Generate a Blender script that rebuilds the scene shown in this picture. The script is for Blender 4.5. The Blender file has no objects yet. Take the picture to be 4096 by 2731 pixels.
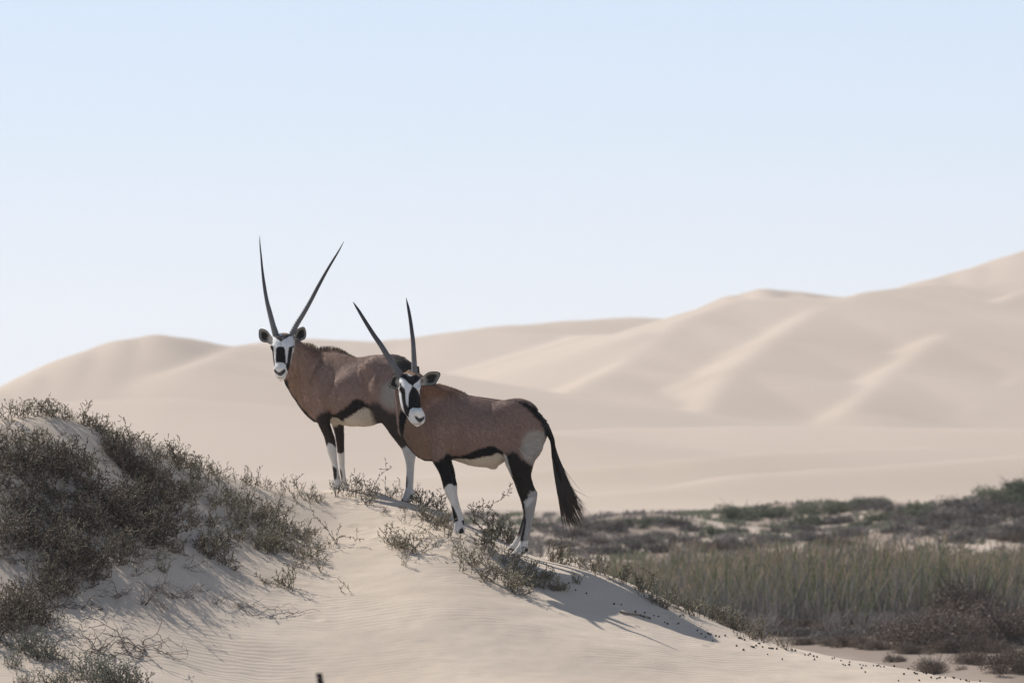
import bpy, bmesh, math, random
import numpy as np
from mathutils import Vector

# ------------------------------------------------------------------ camera, sky, sun, exposure
SC = bpy.context.scene
COL = SC.collection
SC.view_settings.view_transform = 'Standard'
SC.view_settings.look = 'None'
SC.view_settings.gamma = 1.0
SC.view_settings.exposure = 0.36

KS = 0.18 / 4096.0            # tangent per source pixel (200 mm lens, 36 mm sensor)
V0 = 1741.5                   # source row of the eye-level line (display row 1000)
DISP = 4096.0 / 2352.0        # display px -> source px

cam_d = bpy.data.cameras.new("camera")
cam = bpy.data.objects.new("camera", cam_d)
COL.objects.link(cam)
cam.location = (0, 0, 0)
cam.rotation_euler = (math.radians(90), 0, 0)
cam_d.lens = 200.0
cam_d.sensor_width = 36.0
cam_d.shift_y = (V0 - 2731 / 2) / 4096.0
cam_d.clip_start = 0.5
cam_d.clip_end = 20000.0
cam_d.dof.use_dof = True
cam_d.dof.focus_distance = 45.6
cam_d.dof.aperture_fstop = 5.2
SC.camera = cam

SUN_X, SUN_Y = 0.720, 0.694          # the light travels to the right and towards the viewer
SUN_EL = math.radians(43.0)
SUN_AZ = math.atan2(-SUN_X, SUN_Y)          # towards the sun, from +Y clockwise
HAZE_SKY = 10.0
world = bpy.data.worlds.new("World")
SC.world = world
world.use_nodes = True
wn = world.node_tree
wn.nodes.clear()
w_out = wn.nodes.new("ShaderNodeOutputWorld")
w_bg = wn.nodes.new("ShaderNodeBackground")
w_sky = wn.nodes.new("ShaderNodeTexSky")
w_sky.sky_type = 'NISHITA'
w_sky.sun_disc = False
w_sky.sun_elevation = SUN_EL
w_sky.sun_rotation = SUN_AZ % (2 * math.pi)
w_sky.altitude = 0.0
w_sky.air_density = 0.5
w_sky.dust_density = 0.4
w_sky.ozone_density = 2.0
w_bg.inputs["Strength"].default_value = 0.08
# pale dust haze low over the horizon, blue sky above it
w_tc = wn.nodes.new("ShaderNodeTexCoord")
w_sep = wn.nodes.new("ShaderNodeSeparateXYZ")
wn.links.new(w_tc.outputs["Generated"], w_sep.inputs[0])
w_hz = wn.nodes.new("ShaderNodeValToRGB")
w_hz.color_ramp.elements[0].position = 0.022
w_hz.color_ramp.elements[0].color = (0.815, 0.850, 0.925, 1)
w_hz.color_ramp.elements[1].position = 0.085
w_hz.color_ramp.elements[1].color = (0.690, 0.825, 0.985, 1)
wn.links.new(w_sep.outputs[2], w_hz.inputs[0])
w_hs = wn.nodes.new("ShaderNodeVectorMath"); w_hs.operation = 'SCALE'
w_hs.inputs["Scale"].default_value = HAZE_SKY
wn.links.new(w_hz.outputs[0], w_hs.inputs[0])
w_mr = wn.nodes.new("ShaderNodeMapRange"); w_mr.interpolation_type = 'SMOOTHSTEP'
w_mr.inputs[1].default_value = 0.10; w_mr.inputs[2].default_value = 0.6
w_mr.inputs[3].default_value = 0.8; w_mr.inputs[4].default_value = 0.10
wn.links.new(w_sep.outputs[2], w_mr.inputs[0])
w_mix = wn.nodes.new("ShaderNodeMix"); w_mix.data_type = 'RGBA'
wn.links.new(w_mr.outputs[0], w_mix.inputs[0])
wn.links.new(w_sky.outputs[0], w_mix.inputs[6])
wn.links.new(w_hs.outputs[0], w_mix.inputs[7])
wn.links.new(w_mix.outputs[2], w_bg.inputs[0])
wn.links.new(w_bg.outputs[0], w_out.inputs[0])

sun_d = bpy.data.lights.new("sun", 'SUN')
sun_d.energy = 3.9
sun_d.angle = math.radians(0.5)
sun_d.color = (1.0, 0.95, 0.88)
sun = bpy.data.objects.new("sun", sun_d)
COL.objects.link(sun)
_c, _s = math.cos(SUN_EL), math.sin(SUN_EL)
sun.rotation_euler = Vector((SUN_X * _c, -SUN_Y * _c, -_s)).to_track_quat('-Z', 'Y').to_euler()
sun.location = (-20, 60, 40)

# ------------------------------------------------------------------ helpers
def wpos(u, v, Y):
    """display pixel (2352 wide) and distance -> world point"""
    return ((u * DISP - 2048) * KS * Y, Y, -(v * DISP - V0) * KS * Y)

def mesh_np(name, verts, faces, mats=(), col=None, smooth=True, parent=None, loc=(0, 0, 0)):
    """verts (N,3); faces = list of (M,k) int arrays"""
    me = bpy.data.meshes.new(name)
    verts = np.asarray(verts, np.float32)
    if not isinstance(faces, (list, tuple)):
        faces = [faces]
    faces = [np.asarray(f, np.int32) for f in faces if len(f)]
    nl = sum(f.size for f in faces)
    npoly = sum(len(f) for f in faces)
    me.vertices.add(len(verts))
    me.vertices.foreach_set("co", verts.ravel())
    me.loops.add(nl)
    me.loops.foreach_set("vertex_index", np.concatenate([f.ravel() for f in faces]))
    me.polygons.add(npoly)
    tot = np.concatenate([np.full(len(f), f.shape[1], np.int32) for f in faces])
    me.polygons.foreach_set("loop_start", np.concatenate([[0], np.cumsum(tot)[:-1]]).astype(np.int32))
    me.polygons.foreach_set("loop_total", tot)
    me.polygons.foreach_set("use_smooth", np.full(npoly, smooth, bool))
    me.update(calc_edges=True)
    me.validate()
    if col is not None:
        a = me.color_attributes.new("col", 'FLOAT_COLOR', 'POINT')
        c4 = np.ones((len(verts), 4), np.float32)
        c4[:, :3] = col
        a.data.foreach_set("color", c4.ravel())
    for m in mats:
        me.materials.append(m)
    o = bpy.data.objects.new(name, me)
    COL.objects.link(o)
    o.location = loc
    if parent is not None:
        o.parent = parent
    return o

def empty(name, loc, label=None, cat=None, group=None):
    o = bpy.data.objects.new(name, None)
    COL.objects.link(o)
    o.location = loc
    o.empty_display_size = 0.1
    tag(o, label, cat, group)
    return o

def tag(o, label=None, cat=None, group=None, kind=None):
    if label: o["label"] = label
    if cat: o["category"] = cat
    if group: o["group"] = group
    if kind: o["kind"] = kind
    return o

def copy_tree(root, loc, rotz=0.0, scale=1.0, tilt=(0, 0)):
    r = root.copy()
    COL.objects.link(r)
    r.location = loc
    r.rotation_euler = (tilt[0], tilt[1], rotz)
    r.scale = (scale, scale, scale)
    for ch in root.children:
        c = ch.copy()
        COL.objects.link(c)
        c.parent = r
    return r

def pchip(xs, ys, x):
    xs = np.asarray(xs, float); ys = np.asarray(ys, float)
    h = np.diff(xs); d = np.diff(ys) / h
    m = np.zeros_like(ys)
    m[0], m[-1] = d[0], d[-1]
    for i in range(1, len(xs) - 1):
        if d[i - 1] * d[i] > 0:
            w1 = 2 * h[i] + h[i - 1]; w2 = h[i] + 2 * h[i - 1]
            m[i] = (w1 + w2) / (w1 / d[i - 1] + w2 / d[i])
    x = np.clip(x, xs[0], xs[-1])
    k = np.clip(np.searchsorted(xs, x) - 1, 0, len(xs) - 2)
    t = (x - xs[k]) / h[k]
    return (ys[k] * (2 * t**3 - 3 * t**2 + 1) + m[k] * h[k] * (t**3 - 2 * t**2 + t)
            + ys[k + 1] * (-2 * t**3 + 3 * t**2) + m[k + 1] * h[k] * (t**3 - t**2))

_rs = np.random.RandomState(7)
_perm = _rs.rand(256, 256)
def vnoise(x, y, seed=0):
    x = np.asarray(x, float) + seed * 17.3; y = np.asarray(y, float) + seed * 9.1
    xi = np.floor(x).astype(int); yi = np.floor(y).astype(int)
    fx = x - xi; fy = y - yi
    fx = fx * fx * (3 - 2 * fx); fy = fy * fy * (3 - 2 * fy)
    g = lambda a, b: _perm[a % 256, b % 256]
    return ((g(xi, yi) * (1 - fx) + g(xi + 1, yi) * fx) * (1 - fy)
            + (g(xi, yi + 1) * (1 - fx) + g(xi + 1, yi + 1) * fx) * fy) * 2 - 1

def sstep(a, b, x):
    t = np.clip((x - a) / (b - a), 0, 1)
    return t * t * (3 - 2 * t)

# ------------------------------------------------------------------ materials
def new_mat(name):
    m = bpy.data.materials.new(name)
    m.use_nodes = True
    nt = m.node_tree
    return m, nt, nt.nodes["Principled BSDF"]

def N(nt, typ, **kw):
    n = nt.nodes.new(typ)
    for k, v in kw.items():
        if k in n.inputs: n.inputs[k].default_value = v
        else: setattr(n, k, v)
    return n

def sand_mat(name, c1, c2, ripple=0.0, grain=0.0, scale=1.0, soil=False):
    m, nt, b = new_mat(name)
    L = nt.links.new
    tc = N(nt, "ShaderNodeTexCoord")
    n1 = N(nt, "ShaderNodeTexNoise"); n1.inputs["Scale"].default_value = 0.9 * scale; n1.inputs["Detail"].default_value = 6
    L(tc.outputs["Object"], n1.inputs["Vector"])
    mix = N(nt, "ShaderNodeMix", data_type='RGBA')
    mix.inputs[6].default_value = (*c1, 1); mix.inputs[7].default_value = (*c2, 1)
    ramp = N(nt, "ShaderNodeValToRGB"); ramp.color_ramp.elements[0].position = 0.38; ramp.color_ramp.elements[1].position = 0.62
    L(n1.outputs["Fac"], ramp.inputs[0]); L(ramp.outputs[0], mix.inputs[0])
    col = mix.outputs[2]
    if grain:
        ng = N(nt, "ShaderNodeTexNoise"); ng.inputs["Scale"].default_value = 260; ng.inputs["Detail"].default_value = 3
        L(tc.outputs["Object"], ng.inputs["Vector"])
        mr = N(nt, "ShaderNodeMapRange"); mr.inputs[1].default_value = 0.3; mr.inputs[2].default_value = 0.7
        mr.inputs[3].default_value = 0.84; mr.inputs[4].default_value = 1.13
        L(ng.outputs["Fac"], mr.inputs[0])
        mg = N(nt, "ShaderNodeVectorMath", operation='SCALE')
        L(col, mg.inputs[0]); L(mr.outputs[0], mg.inputs["Scale"])
        col = mg.outputs[0]
    if soil:
        at = N(nt, "ShaderNodeAttribute", attribute_name="col")
        mm_ = N(nt, "ShaderNodeVectorMath", operation='MULTIPLY')
        L(col, mm_.inputs[0]); L(at.outputs["Color"], mm_.inputs[1]); col = mm_.outputs[0]
    L(col, b.inputs["Base Color"])
    b.inputs["Roughness"].default_value = 0.95
    b.inputs["Specular IOR Level"].default_value = 0.12
    if ripple:
        mp = N(nt, "ShaderNodeMapping"); mp.inputs["Rotation"].default_value = (0, 0, math.radians(-24))
        L(tc.outputs["Object"], mp.inputs["Vector"])
        wv = N(nt, "ShaderNodeTexWave", wave_type='BANDS', bands_direction='Y', wave_profile='SIN')
        wv.inputs["Scale"].default_value = 4.6; wv.inputs["Distortion"].default_value = 6.5
        wv.inputs["Detail"].default_value = 2.5; wv.inputs["Detail Scale"].default_value = 0.6; wv.inputs["Detail Roughness"].default_value = 0.55
        L(mp.outputs[0], wv.inputs["Vector"])
        nm = N(nt, "ShaderNodeTexNoise"); nm.inputs["Scale"].default_value = 0.75; nm.inputs["Detail"].default_value = 3
        L(tc.outputs["Object"], nm.inputs["Vector"])
        mm = N(nt, "ShaderNodeMapRange"); mm.inputs[1].default_value = 0.42; mm.inputs[2].default_value = 0.66
        L(nm.outputs["Fac"], mm.inputs[0])
        mul = N(nt, "ShaderNodeMath", operation='MULTIPLY'); L(wv.outputs["Fac"], mul.inputs[0]); L(mm.outputs[0], mul.inputs[1])
        n2 = N(nt, "ShaderNodeTexNoise"); n2.inputs["Scale"].default_value = 9; n2.inputs["Detail"].default_value = 5
        L(tc.outputs["Object"], n2.inputs["Vector"])
        ad = N(nt, "ShaderNodeMath", operation='MULTIPLY_ADD'); L(n2.outputs["Fac"], ad.inputs[0]); ad.inputs[1].default_value = 0.55; L(mul.outputs[0], ad.inputs[2])
        bp = N(nt, "ShaderNodeBump"); bp.inputs["Strength"].default_value = 0.75; bp.inputs["Distance"].default_value = ripple
        L(ad.outputs[0], bp.inputs["Height"])
        bp2 = N(nt, "ShaderNodeBump"); bp2.inputs["Strength"].default_value = 0.5; bp2.inputs["Distance"].default_value = 0.004
        n3 = N(nt, "ShaderNodeTexNoise"); n3.inputs["Scale"].default_value = 110; n3.inputs["Detail"].default_value = 4
        L(tc.outputs["Object"], n3.inputs["Vector"])
        L(n3.outputs["Fac"], bp2.inputs["Height"]); L(bp.outputs[0], bp2.inputs["Normal"])
        L(bp2.outputs[0], b.inputs["Normal"])
    return m

def attr_mat(name, rough=0.8, noise=0.0, nscale=40, stretch=None, bump=0.0, spec=0.2, sheen=0.0, transl=0.0, vary=0.0):
    m, nt, b = new_mat(name)
    L = nt.links.new
    at = N(nt, "ShaderNodeAttribute", attribute_name="col")
    col = at.outputs["Color"]
    tc = N(nt, "ShaderNodeTexCoord")
    if noise or bump:
        mp = N(nt, "ShaderNodeMapping")
        if stretch: mp.inputs["Scale"].default_value = stretch
        L(tc.outputs["Object"], mp.inputs["Vector"])
        nz = N(nt, "ShaderNodeTexNoise"); nz.inputs["Scale"].default_value = nscale; nz.inputs["Detail"].default_value = 5; nz.inputs["Roughness"].default_value = 0.65
        L(mp.outputs[0], nz.inputs["Vector"])
        if noise:
            mr = N(nt, "ShaderNodeMapRange"); mr.inputs[1].default_value = 0.3; mr.inputs[2].default_value = 0.7
            mr.inputs[3].default_value = 1 - noise; mr.inputs[4].default_value = 1 + noise
            L(nz.outputs["Fac"], mr.inputs[0])
            sc = N(nt, "ShaderNodeVectorMath", operation='SCALE'); L(col, sc.inputs[0]); L(mr.outputs[0], sc.inputs["Scale"])
            col = sc.outputs[0]
        if bump:
            bp = N(nt, "ShaderNodeBump"); bp.inputs["Strength"].default_value = 0.8; bp.inputs["Distance"].default_value = bump
            L(nz.outputs["Fac"], bp.inputs["Height"]); L(bp.outputs[0], b.inputs["Normal"])
    if vary:
        oi = N(nt, "ShaderNodeObjectInfo")
        mr2 = N(nt, "ShaderNodeMapRange"); mr2.inputs[3].default_value = 1 - vary; mr2.inputs[4].default_value = 1 + vary
        L(oi.outputs["Random"], mr2.inputs[0])
        sc2 = N(nt, "ShaderNodeVectorMath", operation='SCALE'); L(col, sc2.inputs[0]); L(mr2.outputs[0], sc2.inputs["Scale"])
        col = sc2.outputs[0]
    L(col, b.inputs["Base Color"])
    b.inputs["Roughness"].default_value = rough
    b.inputs["Specular IOR Level"].default_value = spec
    if sheen:
        b.inputs["Sheen Weight"].default_value = sheen
        b.inputs["Sheen Roughness"].default_value = 0.5
    if transl:
        out = nt.nodes["Material Output"]
        tr = N(nt, "ShaderNodeBsdfTranslucent"); L(col, tr.inputs["Color"])
        ms = N(nt, "ShaderNodeMixShader"); ms.inputs[0].default_value = transl
        L(b.outputs[0], ms.inputs[1]); L(tr.outputs[0], ms.inputs[2]); L(ms.outputs[0], out.inputs[0])
    return m

M_SAND = sand_mat("dune_sand", (0.548, 0.456, 0.368), (0.614, 0.515, 0.416), ripple=0.003, grain=0.1)
M_FAR = sand_mat("desert_sand", soil=True, c1= (0.485, 0.398, 0.322), c2=(0.525, 0.434, 0.358), scale=0.02)
M_FUR = attr_mat("fur", rough=0.75, noise=0.14, nscale=55, stretch=(1.0, 1.0, 0.32), bump=0.007, spec=0.12)
M_COAT = attr_mat("guard_hair", rough=0.65, spec=0.15, transl=0.3)
M_HAIR = attr_mat("long_hair", rough=0.55, spec=0.35)
M_HORN = attr_mat("horn", rough=0.55, noise=0.2, nscale=30, bump=0.002, spec=0.45)
M_HOOF = attr_mat("hoof", rough=0.5, noise=0.2, nscale=60, spec=0.4)
M_EYE = attr_mat("eye", rough=0.08, spec=0.6)
M_EAR = attr_mat("ear_fur", rough=0.8, noise=0.15, nscale=90, transl=0.12)
M_LEAF = attr_mat("succulent_leaf", rough=0.7, noise=0.25, nscale=60, spec=0.2, transl=0.08, vary=0.22)
M_WOOD = attr_mat("dry_wood", rough=0.85, noise=0.3, nscale=70, spec=0.15, vary=0.15)
M_SCRUB = attr_mat("scrub_leaf", rough=0.8, transl=0.12, spec=0.1, vary=0.2)
M_REED = attr_mat("reed_blade", rough=0.75, transl=0.25, spec=0.15)
M_DUNG = attr_mat("dung", rough=0.7, noise=0.3, nscale=150, bump=0.002, spec=0.25)

# ------------------------------------------------------------------ terrain: the plain with the far dunes
def smax(a, b, k):
    h = np.clip(0.5 + 0.5 * (a - b) / k, 0, 1)
    return b + (a - b) * h + k * h * (1 - h)

# crest lines of the far dunes: (display u, display v, distance), slope towards the sun side / lee side, crest roundness (m)
CRESTS = [
    # left dune and its spur
    dict(p=[(-420, 1010, 520), (-150, 960, 540), (0, 914, 560), (100, 866, 575), (200, 815, 590), (290, 783, 600), (360, 771, 605), (430, 779, 612), (520, 797, 620), (600, 806, 640)], xy=(0.55, 0.16), r=3.0),
    dict(p=[(640, 800, 640), (560, 806, 622), (500, 845, 590), (440, 880, 560), (385, 906, 535)], s=(0.32, 0.14), r=1.0, on=1.5),
    # long back dune in the middle
    dict(p=[(470, 812, 900), (600, 792, 900), (700, 777, 900), (790, 781, 900), (880, 788, 900), (1000, 775, 905), (1100, 760, 910), (1200, 747, 915), (1330, 737, 920), (1450, 730, 925), (1560, 735, 930), (1750, 760, 940), (2000, 800, 960)], s=(0.25, 0.22), r=9.0),
    dict(p=[(760, 806, 790), (900, 786, 790), (1050, 780, 785), (1200, 782, 780), (1330, 790, 780), (1480, 792, 790), (1600, 775, 800)], s=(0.32, 0.14), r=1.0, on=1.5),
    # right dune skyline
    dict(p=[(1556, 748, 735), (1600, 716, 758), (1680, 679, 770), (1750, 662, 772), (1830, 669, 778), (1920, 682, 785), (2060, 686, 800), (2300, 690, 820), (2700, 690, 850)], xy=(0.62, 0.135), r=2.0),
    dict(p=[(1960, 712, 860), (2020, 690, 870), (2075, 667, 880), (2150, 638, 890), (2250, 612, 900), (2352, 580, 910), (2500, 530, 925), (2800, 470, 950)], xy=(0.42, 0.15), r=4.0),
    dict(p=[(1180, 968, 570), (1240, 940, 600), (1320, 897, 632), (1420, 845, 668), (1500, 795, 702), (1556, 749, 735), (1600, 719, 756)], s=(0.46, 0.10), r=1.2),
    # spurs running down towards the viewer
    dict(p=[(2000, 684, 780), (1900, 697, 755), (1800, 703, 735), (1700, 714, 715), (1640, 740, 695), (1570, 764, 668), (1500, 806, 655)], s=(0.34, 0.14), r=1.0, on=1.6),
    dict(p=[(2700, 640, 790), (2352, 655, 760), (2150, 672, 735), (2000, 703, 705), (1880, 743, 675), (1780, 818, 635), (1690, 885, 600), (1615, 972, 560)], s=(0.36, 0.13), r=1.0, on=1.9),
    dict(p=[(2700, 600, 720), (2500, 640, 700), (2352, 697, 672), (2250, 755, 645), (2150, 830, 612), (2050, 902, 580), (1950, 972, 545)], s=(0.36, 0.13), r=1.0, on=2.4),
    dict(p=[(2750, 700, 640), (2520, 800, 610), (2352, 890, 580), (2220, 972, 545)], s=(0.36, 0.13), r=1.0, on=2.2),
    # low swells on the plain in front of the dunes
    dict(p=[(-300, 955, 400), (0, 935, 400), (250, 922, 400), (400, 916, 400), (550, 925, 400), (750, 950, 395), (1000, 975, 390), (1200, 992, 380)], s=(0.13, 0.11), r=2.0),
    dict(p=[(1050, 1005, 425), (1290, 992, 425), (1450, 985, 430), (1700, 981, 430), (2000, 981, 430), (2352, 984, 430), (2800, 975, 430)], s=(0.12, 0.09), r=1.5),
    dict(p=[(1200, 1165, 245), (1330, 1152, 245), (1450, 1132, 248), (1640, 1106, 252), (1720, 1090, 256), (1900, 1078, 262), (2100, 1066, 268), (2352, 1045, 275), (2700, 1010, 280)], s=(0.22, 0.14), r=1.5),
    dict(p=[(1000, 1100, 320), (1250, 1078, 318), (1420, 1070, 318), (1600, 1052, 320), (1760, 1040, 325), (1950, 1030, 330), (2150, 1026, 335)], s=(0.20, 0.13), r=1.5),
]
SPURS = [c for c in CRESTS if "on" in c]          # low crests that run down over the broad dune faces
CRESTS = [c for c in CRESTS if "on" not in c]
for c in CRESTS:
    c["w"] = np.array([wpos(*q) for q in c["p"]])

HUM = [  # hummocks on the plain: display u, v of the top, distance, half width m, half depth m
    (1380, 1196, 165, 2.2, 6), (1500, 1176, 170, 2.6, 7), (1590, 1192, 168, 1.6, 5), (1740, 1176, 185, 2.2, 8), (1870, 1152, 190, 3.2, 8),
    (2010, 1142, 186, 2.0, 6), (2090, 1150, 180, 2.4, 7), (2200, 1160, 176, 2.6, 7), (2352, 1128, 180, 3.0, 8), (2480, 1120, 182, 3.0, 8),
    (2120, 1196, 150, 2.2, 5), (2330, 1206, 148, 2.4, 5), (1650, 1230, 140, 2.6, 5), (1420, 1236, 138, 2.2, 5),
    (2120, 1492, 68, 1.4, 2.0), (2300, 1500, 66, 1.2, 2.0), (1960, 1500, 68, 0.9, 1.6), (2480, 1480, 67, 1.5, 2),
]
def plain_z(x, y):
    x = np.asarray(x, float); y = np.asarray(y, float)
    z = np.interp(y, [-200, 0, 60, 160, 220, 300, 380, 450, 560, 800, 1500, 2500], [-2.9, -2.9, -2.85, -2.8, -2.8, -2.7, -2.4, -1.8, -0.6, 0.5, 0.5, -2.0])
    near = sstep(40, 90, y) * (1 - sstep(150, 260, y))
    z = z + near * (0.10 * vnoise(x * 0.25, y * 0.12, 1) + 0.05 * vnoise(x * 0.9, y * 0.5, 2))
    hm = np.zeros_like(z)
    for (u, v, Y, wx, wy) in HUM:
        cx, cy, cz = wpos(u, v, Y)
        base = -2.75
        hm = np.maximum(hm, np.maximum(cz - base, 0) * np.exp(-((x - cx) / wx) ** 2 - ((y - cy) / wy) ** 2))
    return z + hm

def far_z(x, y):
    z = plain_z(x, y)
    far = y > 70
    if not np.any(far):
        return z
    xf = x[far]; yf = y[far]
    acc = z[far]
    for c in CRESTS:
        w = c["w"]
        h = None
        r = c["r"]
        for a, b in zip(w[:-1], w[1:]):
            d = b[:2] - a[:2]; L2 = d @ d
            t = np.clip(((xf - a[0]) * d[0] + (yf - a[1]) * d[1]) / L2, 0, 1)
            ex = xf - (a[0] + t * d[0]); ey = yf - (a[1] + t * d[1])
            dist = np.sqrt(ex * ex + ey * ey)
            # the sun side faces (-0.65, 0.76)
            sf = np.clip((ex * -SUN_X + ey * SUN_Y) / np.maximum(dist, 1e-6), -1, 1) * 0.5 + 0.5
            if "xy" in c:
                slope = np.sqrt((c["xy"][0] * ex) ** 2 + (c["xy"][1] * ey) ** 2) / np.maximum(dist, 1e-6)
            else:
                slope = c["s"][1] + (c["s"][0] - c["s"][1]) * sf
            hs = a[2] + t * (b[2] - a[2]) - (np.sqrt(dist * dist + r * r) - r) * slope
            h = hs if h is None else smax(h, hs, 0.12)
        k = np.clip(0.002 * yf, 0.3, 1.6) if "on" not in c else 0.35
        acc = smax(acc, h, k)
    und = (0.0012 - 0.0007 * sstep(450, 700, yf)) * yf * (vnoise(xf / 38, yf / 60, 4) * 0.6 + vnoise(xf / 14, yf / 30, 5) * 0.25)
    acc = acc + und * sstep(300, 480, yf)
    z = z.copy()
    z[far] = acc
    return z

_sp = []
for c in SPURS:
    w = []
    for i, (u, v, Y) in enumerate(c["p"]):
        yy = np.arange(455.0, 960.0, 0.8)
        xx = (u * DISP - 2048) * KS * yy
        g = far_z(xx, yy) - (-(v * DISP - V0) * KS * yy)
        k = np.nonzero(g >= 0)[0]
        j = int(k[0]) if len(k) else int(np.argmax(g))
        lift = c["on"] * min(1.0, 0.03 + 0.32 * i, 0.4 + 0.5 * (len(c["p"]) - 1 - i))
        w.append((xx[j], yy[j], float(far_z(xx[j:j + 1], yy[j:j + 1])[0]) + lift))
    c["w"] = np.array(w); _sp.append(c)
CRESTS = CRESTS + _sp

def grid_faces(nr, nc):
    i = np.arange(nr - 1)[:, None] * nc + np.arange(nc - 1)[None, :]
    i = i.ravel()
    return np.stack([i, i + 1, i + nc + 1, i + nc], 1)

ys = np.concatenate([np.linspace(-60, 40, 20)[:-1], np.geomspace(40, 240, 150)[:-1], np.geomspace(240, 500, 110)[:-1], np.linspace(500, 980, 170)[:-1], np.geomspace(980, 2500, 24)])
aa = np.concatenate([np.linspace(-1.2, -0.14, 25)[:-1], np.linspace(-0.14, 0.16, 240)[:-1], np.linspace(0.16, 1.2, 25)])
YY, AA = np.meshgrid(ys, aa, indexing='ij')
XX = AA * (np.abs(YY) + 40 * np.exp(-np.maximum(YY, 0) / 30.0))
ZZ = far_z(XX.ravel(), YY.ravel())
_x, _y = XX.ravel(), YY.ravel()
_soil = sstep(55, 66, _y) * (1 - sstep(190, 225, _y)) * sstep(-0.10, 0.35, 0.55 * vnoise(_x * 0.5, _y * 0.11, 31) + 0.35 * vnoise(_x * 1.7, _y * 0.4, 32) + 0.32 + 0.3 * sstep(62, 72, _y) * (1 - sstep(84, 90, _y)))
_gc = np.ones((len(_x), 3)) * (1 - _soil[:, None]) + np.array([[0.50, 0.48, 0.47]]) * _soil[:, None]
ground = mesh_np("ground", np.stack([_x, _y, ZZ], 1), grid_faces(len(ys), len(aa)), [M_FAR], col=_gc)
tag(ground, kind="structure")

# ------------------------------------------------------------------ terrain: the near sand dune (thin-plate surface through survey points)
CREST = [(-420, 1075, 42.6), (-250, 1010, 43), (-100, 978, 43.5), (0, 968, 44), (60, 957, 44.3), (130, 954, 44.5), (240, 985, 44.8), (330, 1017, 45), (420, 1051, 45.5),
         (520, 1091, 46.2), (640, 1119, 47), (760, 1128, 47.6), (830, 1134, 47.8), (935, 1150, 47.6), (1000, 1174, 46.9), (1050, 1202, 46.4), (1130, 1240, 46),
         (1200, 1268, 45.75), (1300, 1295, 45.5), (1450, 1345, 45.2), (1600, 1415, 45), (1700, 1458, 44.8), (1850, 1495, 44.5), (2100, 1543, 44.2), (2352, 1578, 44), (2650, 1615, 43.7)]
FACE = [(0, 1050, 43.4), (0, 1200, 42.5), (0, 1350, 41.7), (0, 1450, 41.0), (0, 1568, 40.0), (-300, 1300, 41.5), (-300, 1560, 39.8),
        (150, 1040, 43.8), (150, 1200, 42.9), (150, 1380, 41.8),
        (300, 1100, 44.1), (300, 1200, 43.3), (300, 1300, 42.5), (300, 1400, 41.9), (300, 1450, 41.4), (300, 1568, 40.3),
        (450, 1150, 44.7), (450, 1250, 43.7), (450, 1360, 42.7), (450, 1460, 41.8),
        (600, 1200, 45.2), (600, 1300, 43.9), (600, 1400, 42.8), (600, 1480, 42.0), (600, 1568, 41.2),
        (765, 1134, 47.3), (800, 1220, 45.6), (800, 1330, 44.1), (800, 1450, 42.6), (800, 1568, 41.3),
        (928, 1154, 47.4), (1000, 1300, 44.4), (1000, 1400, 43.1), (1000, 1568, 41.3), (1043, 1226, 45.25), (1185, 1274, 45.42),
        (1200, 1340, 44.4), (1200, 1440, 43.0), (1200, 1568, 41.5),
        (1400, 1400, 44.2), (1400, 1480, 43.0), (1400, 1568, 41.8), (1600, 1480, 43.7), (1600, 1568, 42.2),
        (1800, 1520, 43.6), (1800, 1568, 42.6), (2100, 1580, 43.0), (2352, 1620, 42.4)]
pts = [wpos(*q) for q in CREST + FACE]
for q in CREST[::2]:
    x, y, z = wpos(*q)
    pts.append((x, y + 2.4, z - 0.75 if z > -1.2 else z - 0.6))
    pts.append((x, y + 6.0, min(z - 1.9, -2.6)))
for x in (-6, -3, 0, 3, 6):
    pts.append((x, 36.5, -2.2 + 0.02 * x)); pts.append((x, 31.0, -2.75))
pts = np.array(pts)
def tps_kernel(r2):
    return np.where(r2 > 1e-12, 0.5 * r2 * np.log(np.maximum(r2, 1e-12)), 0)
def tps_fit(P, lam=0.004):
    n = len(P)
    d2 = ((P[:, None, :2] - P[None, :, :2]) ** 2).sum(-1)
    K = tps_kernel(d2) + lam * np.eye(n)
    Q = np.concatenate([np.ones((n, 1)), P[:, :2]], 1)
    A = np.block([[K, Q], [Q.T, np.zeros((3, 3))]])
    return np.linalg.solve(A, np.concatenate([P[:, 2], np.zeros(3)]))
_w = tps_fit(pts)
def tps_eval(x, y):
    out = np.empty_like(x)
    for s in range(0, len(x), 60000):
        xs_, ys_ = x[s:s + 60000], y[s:s + 60000]
        d2 = (xs_[:, None] - pts[None, :, 0]) ** 2 + (ys_[:, None] - pts[None, :, 1]) ** 2
        out[s:s + 60000] = tps_kernel(d2) @ _w[:-3] + _w[-3] + _w[-2] * xs_ + _w[-1] * ys_
    return out

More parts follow.
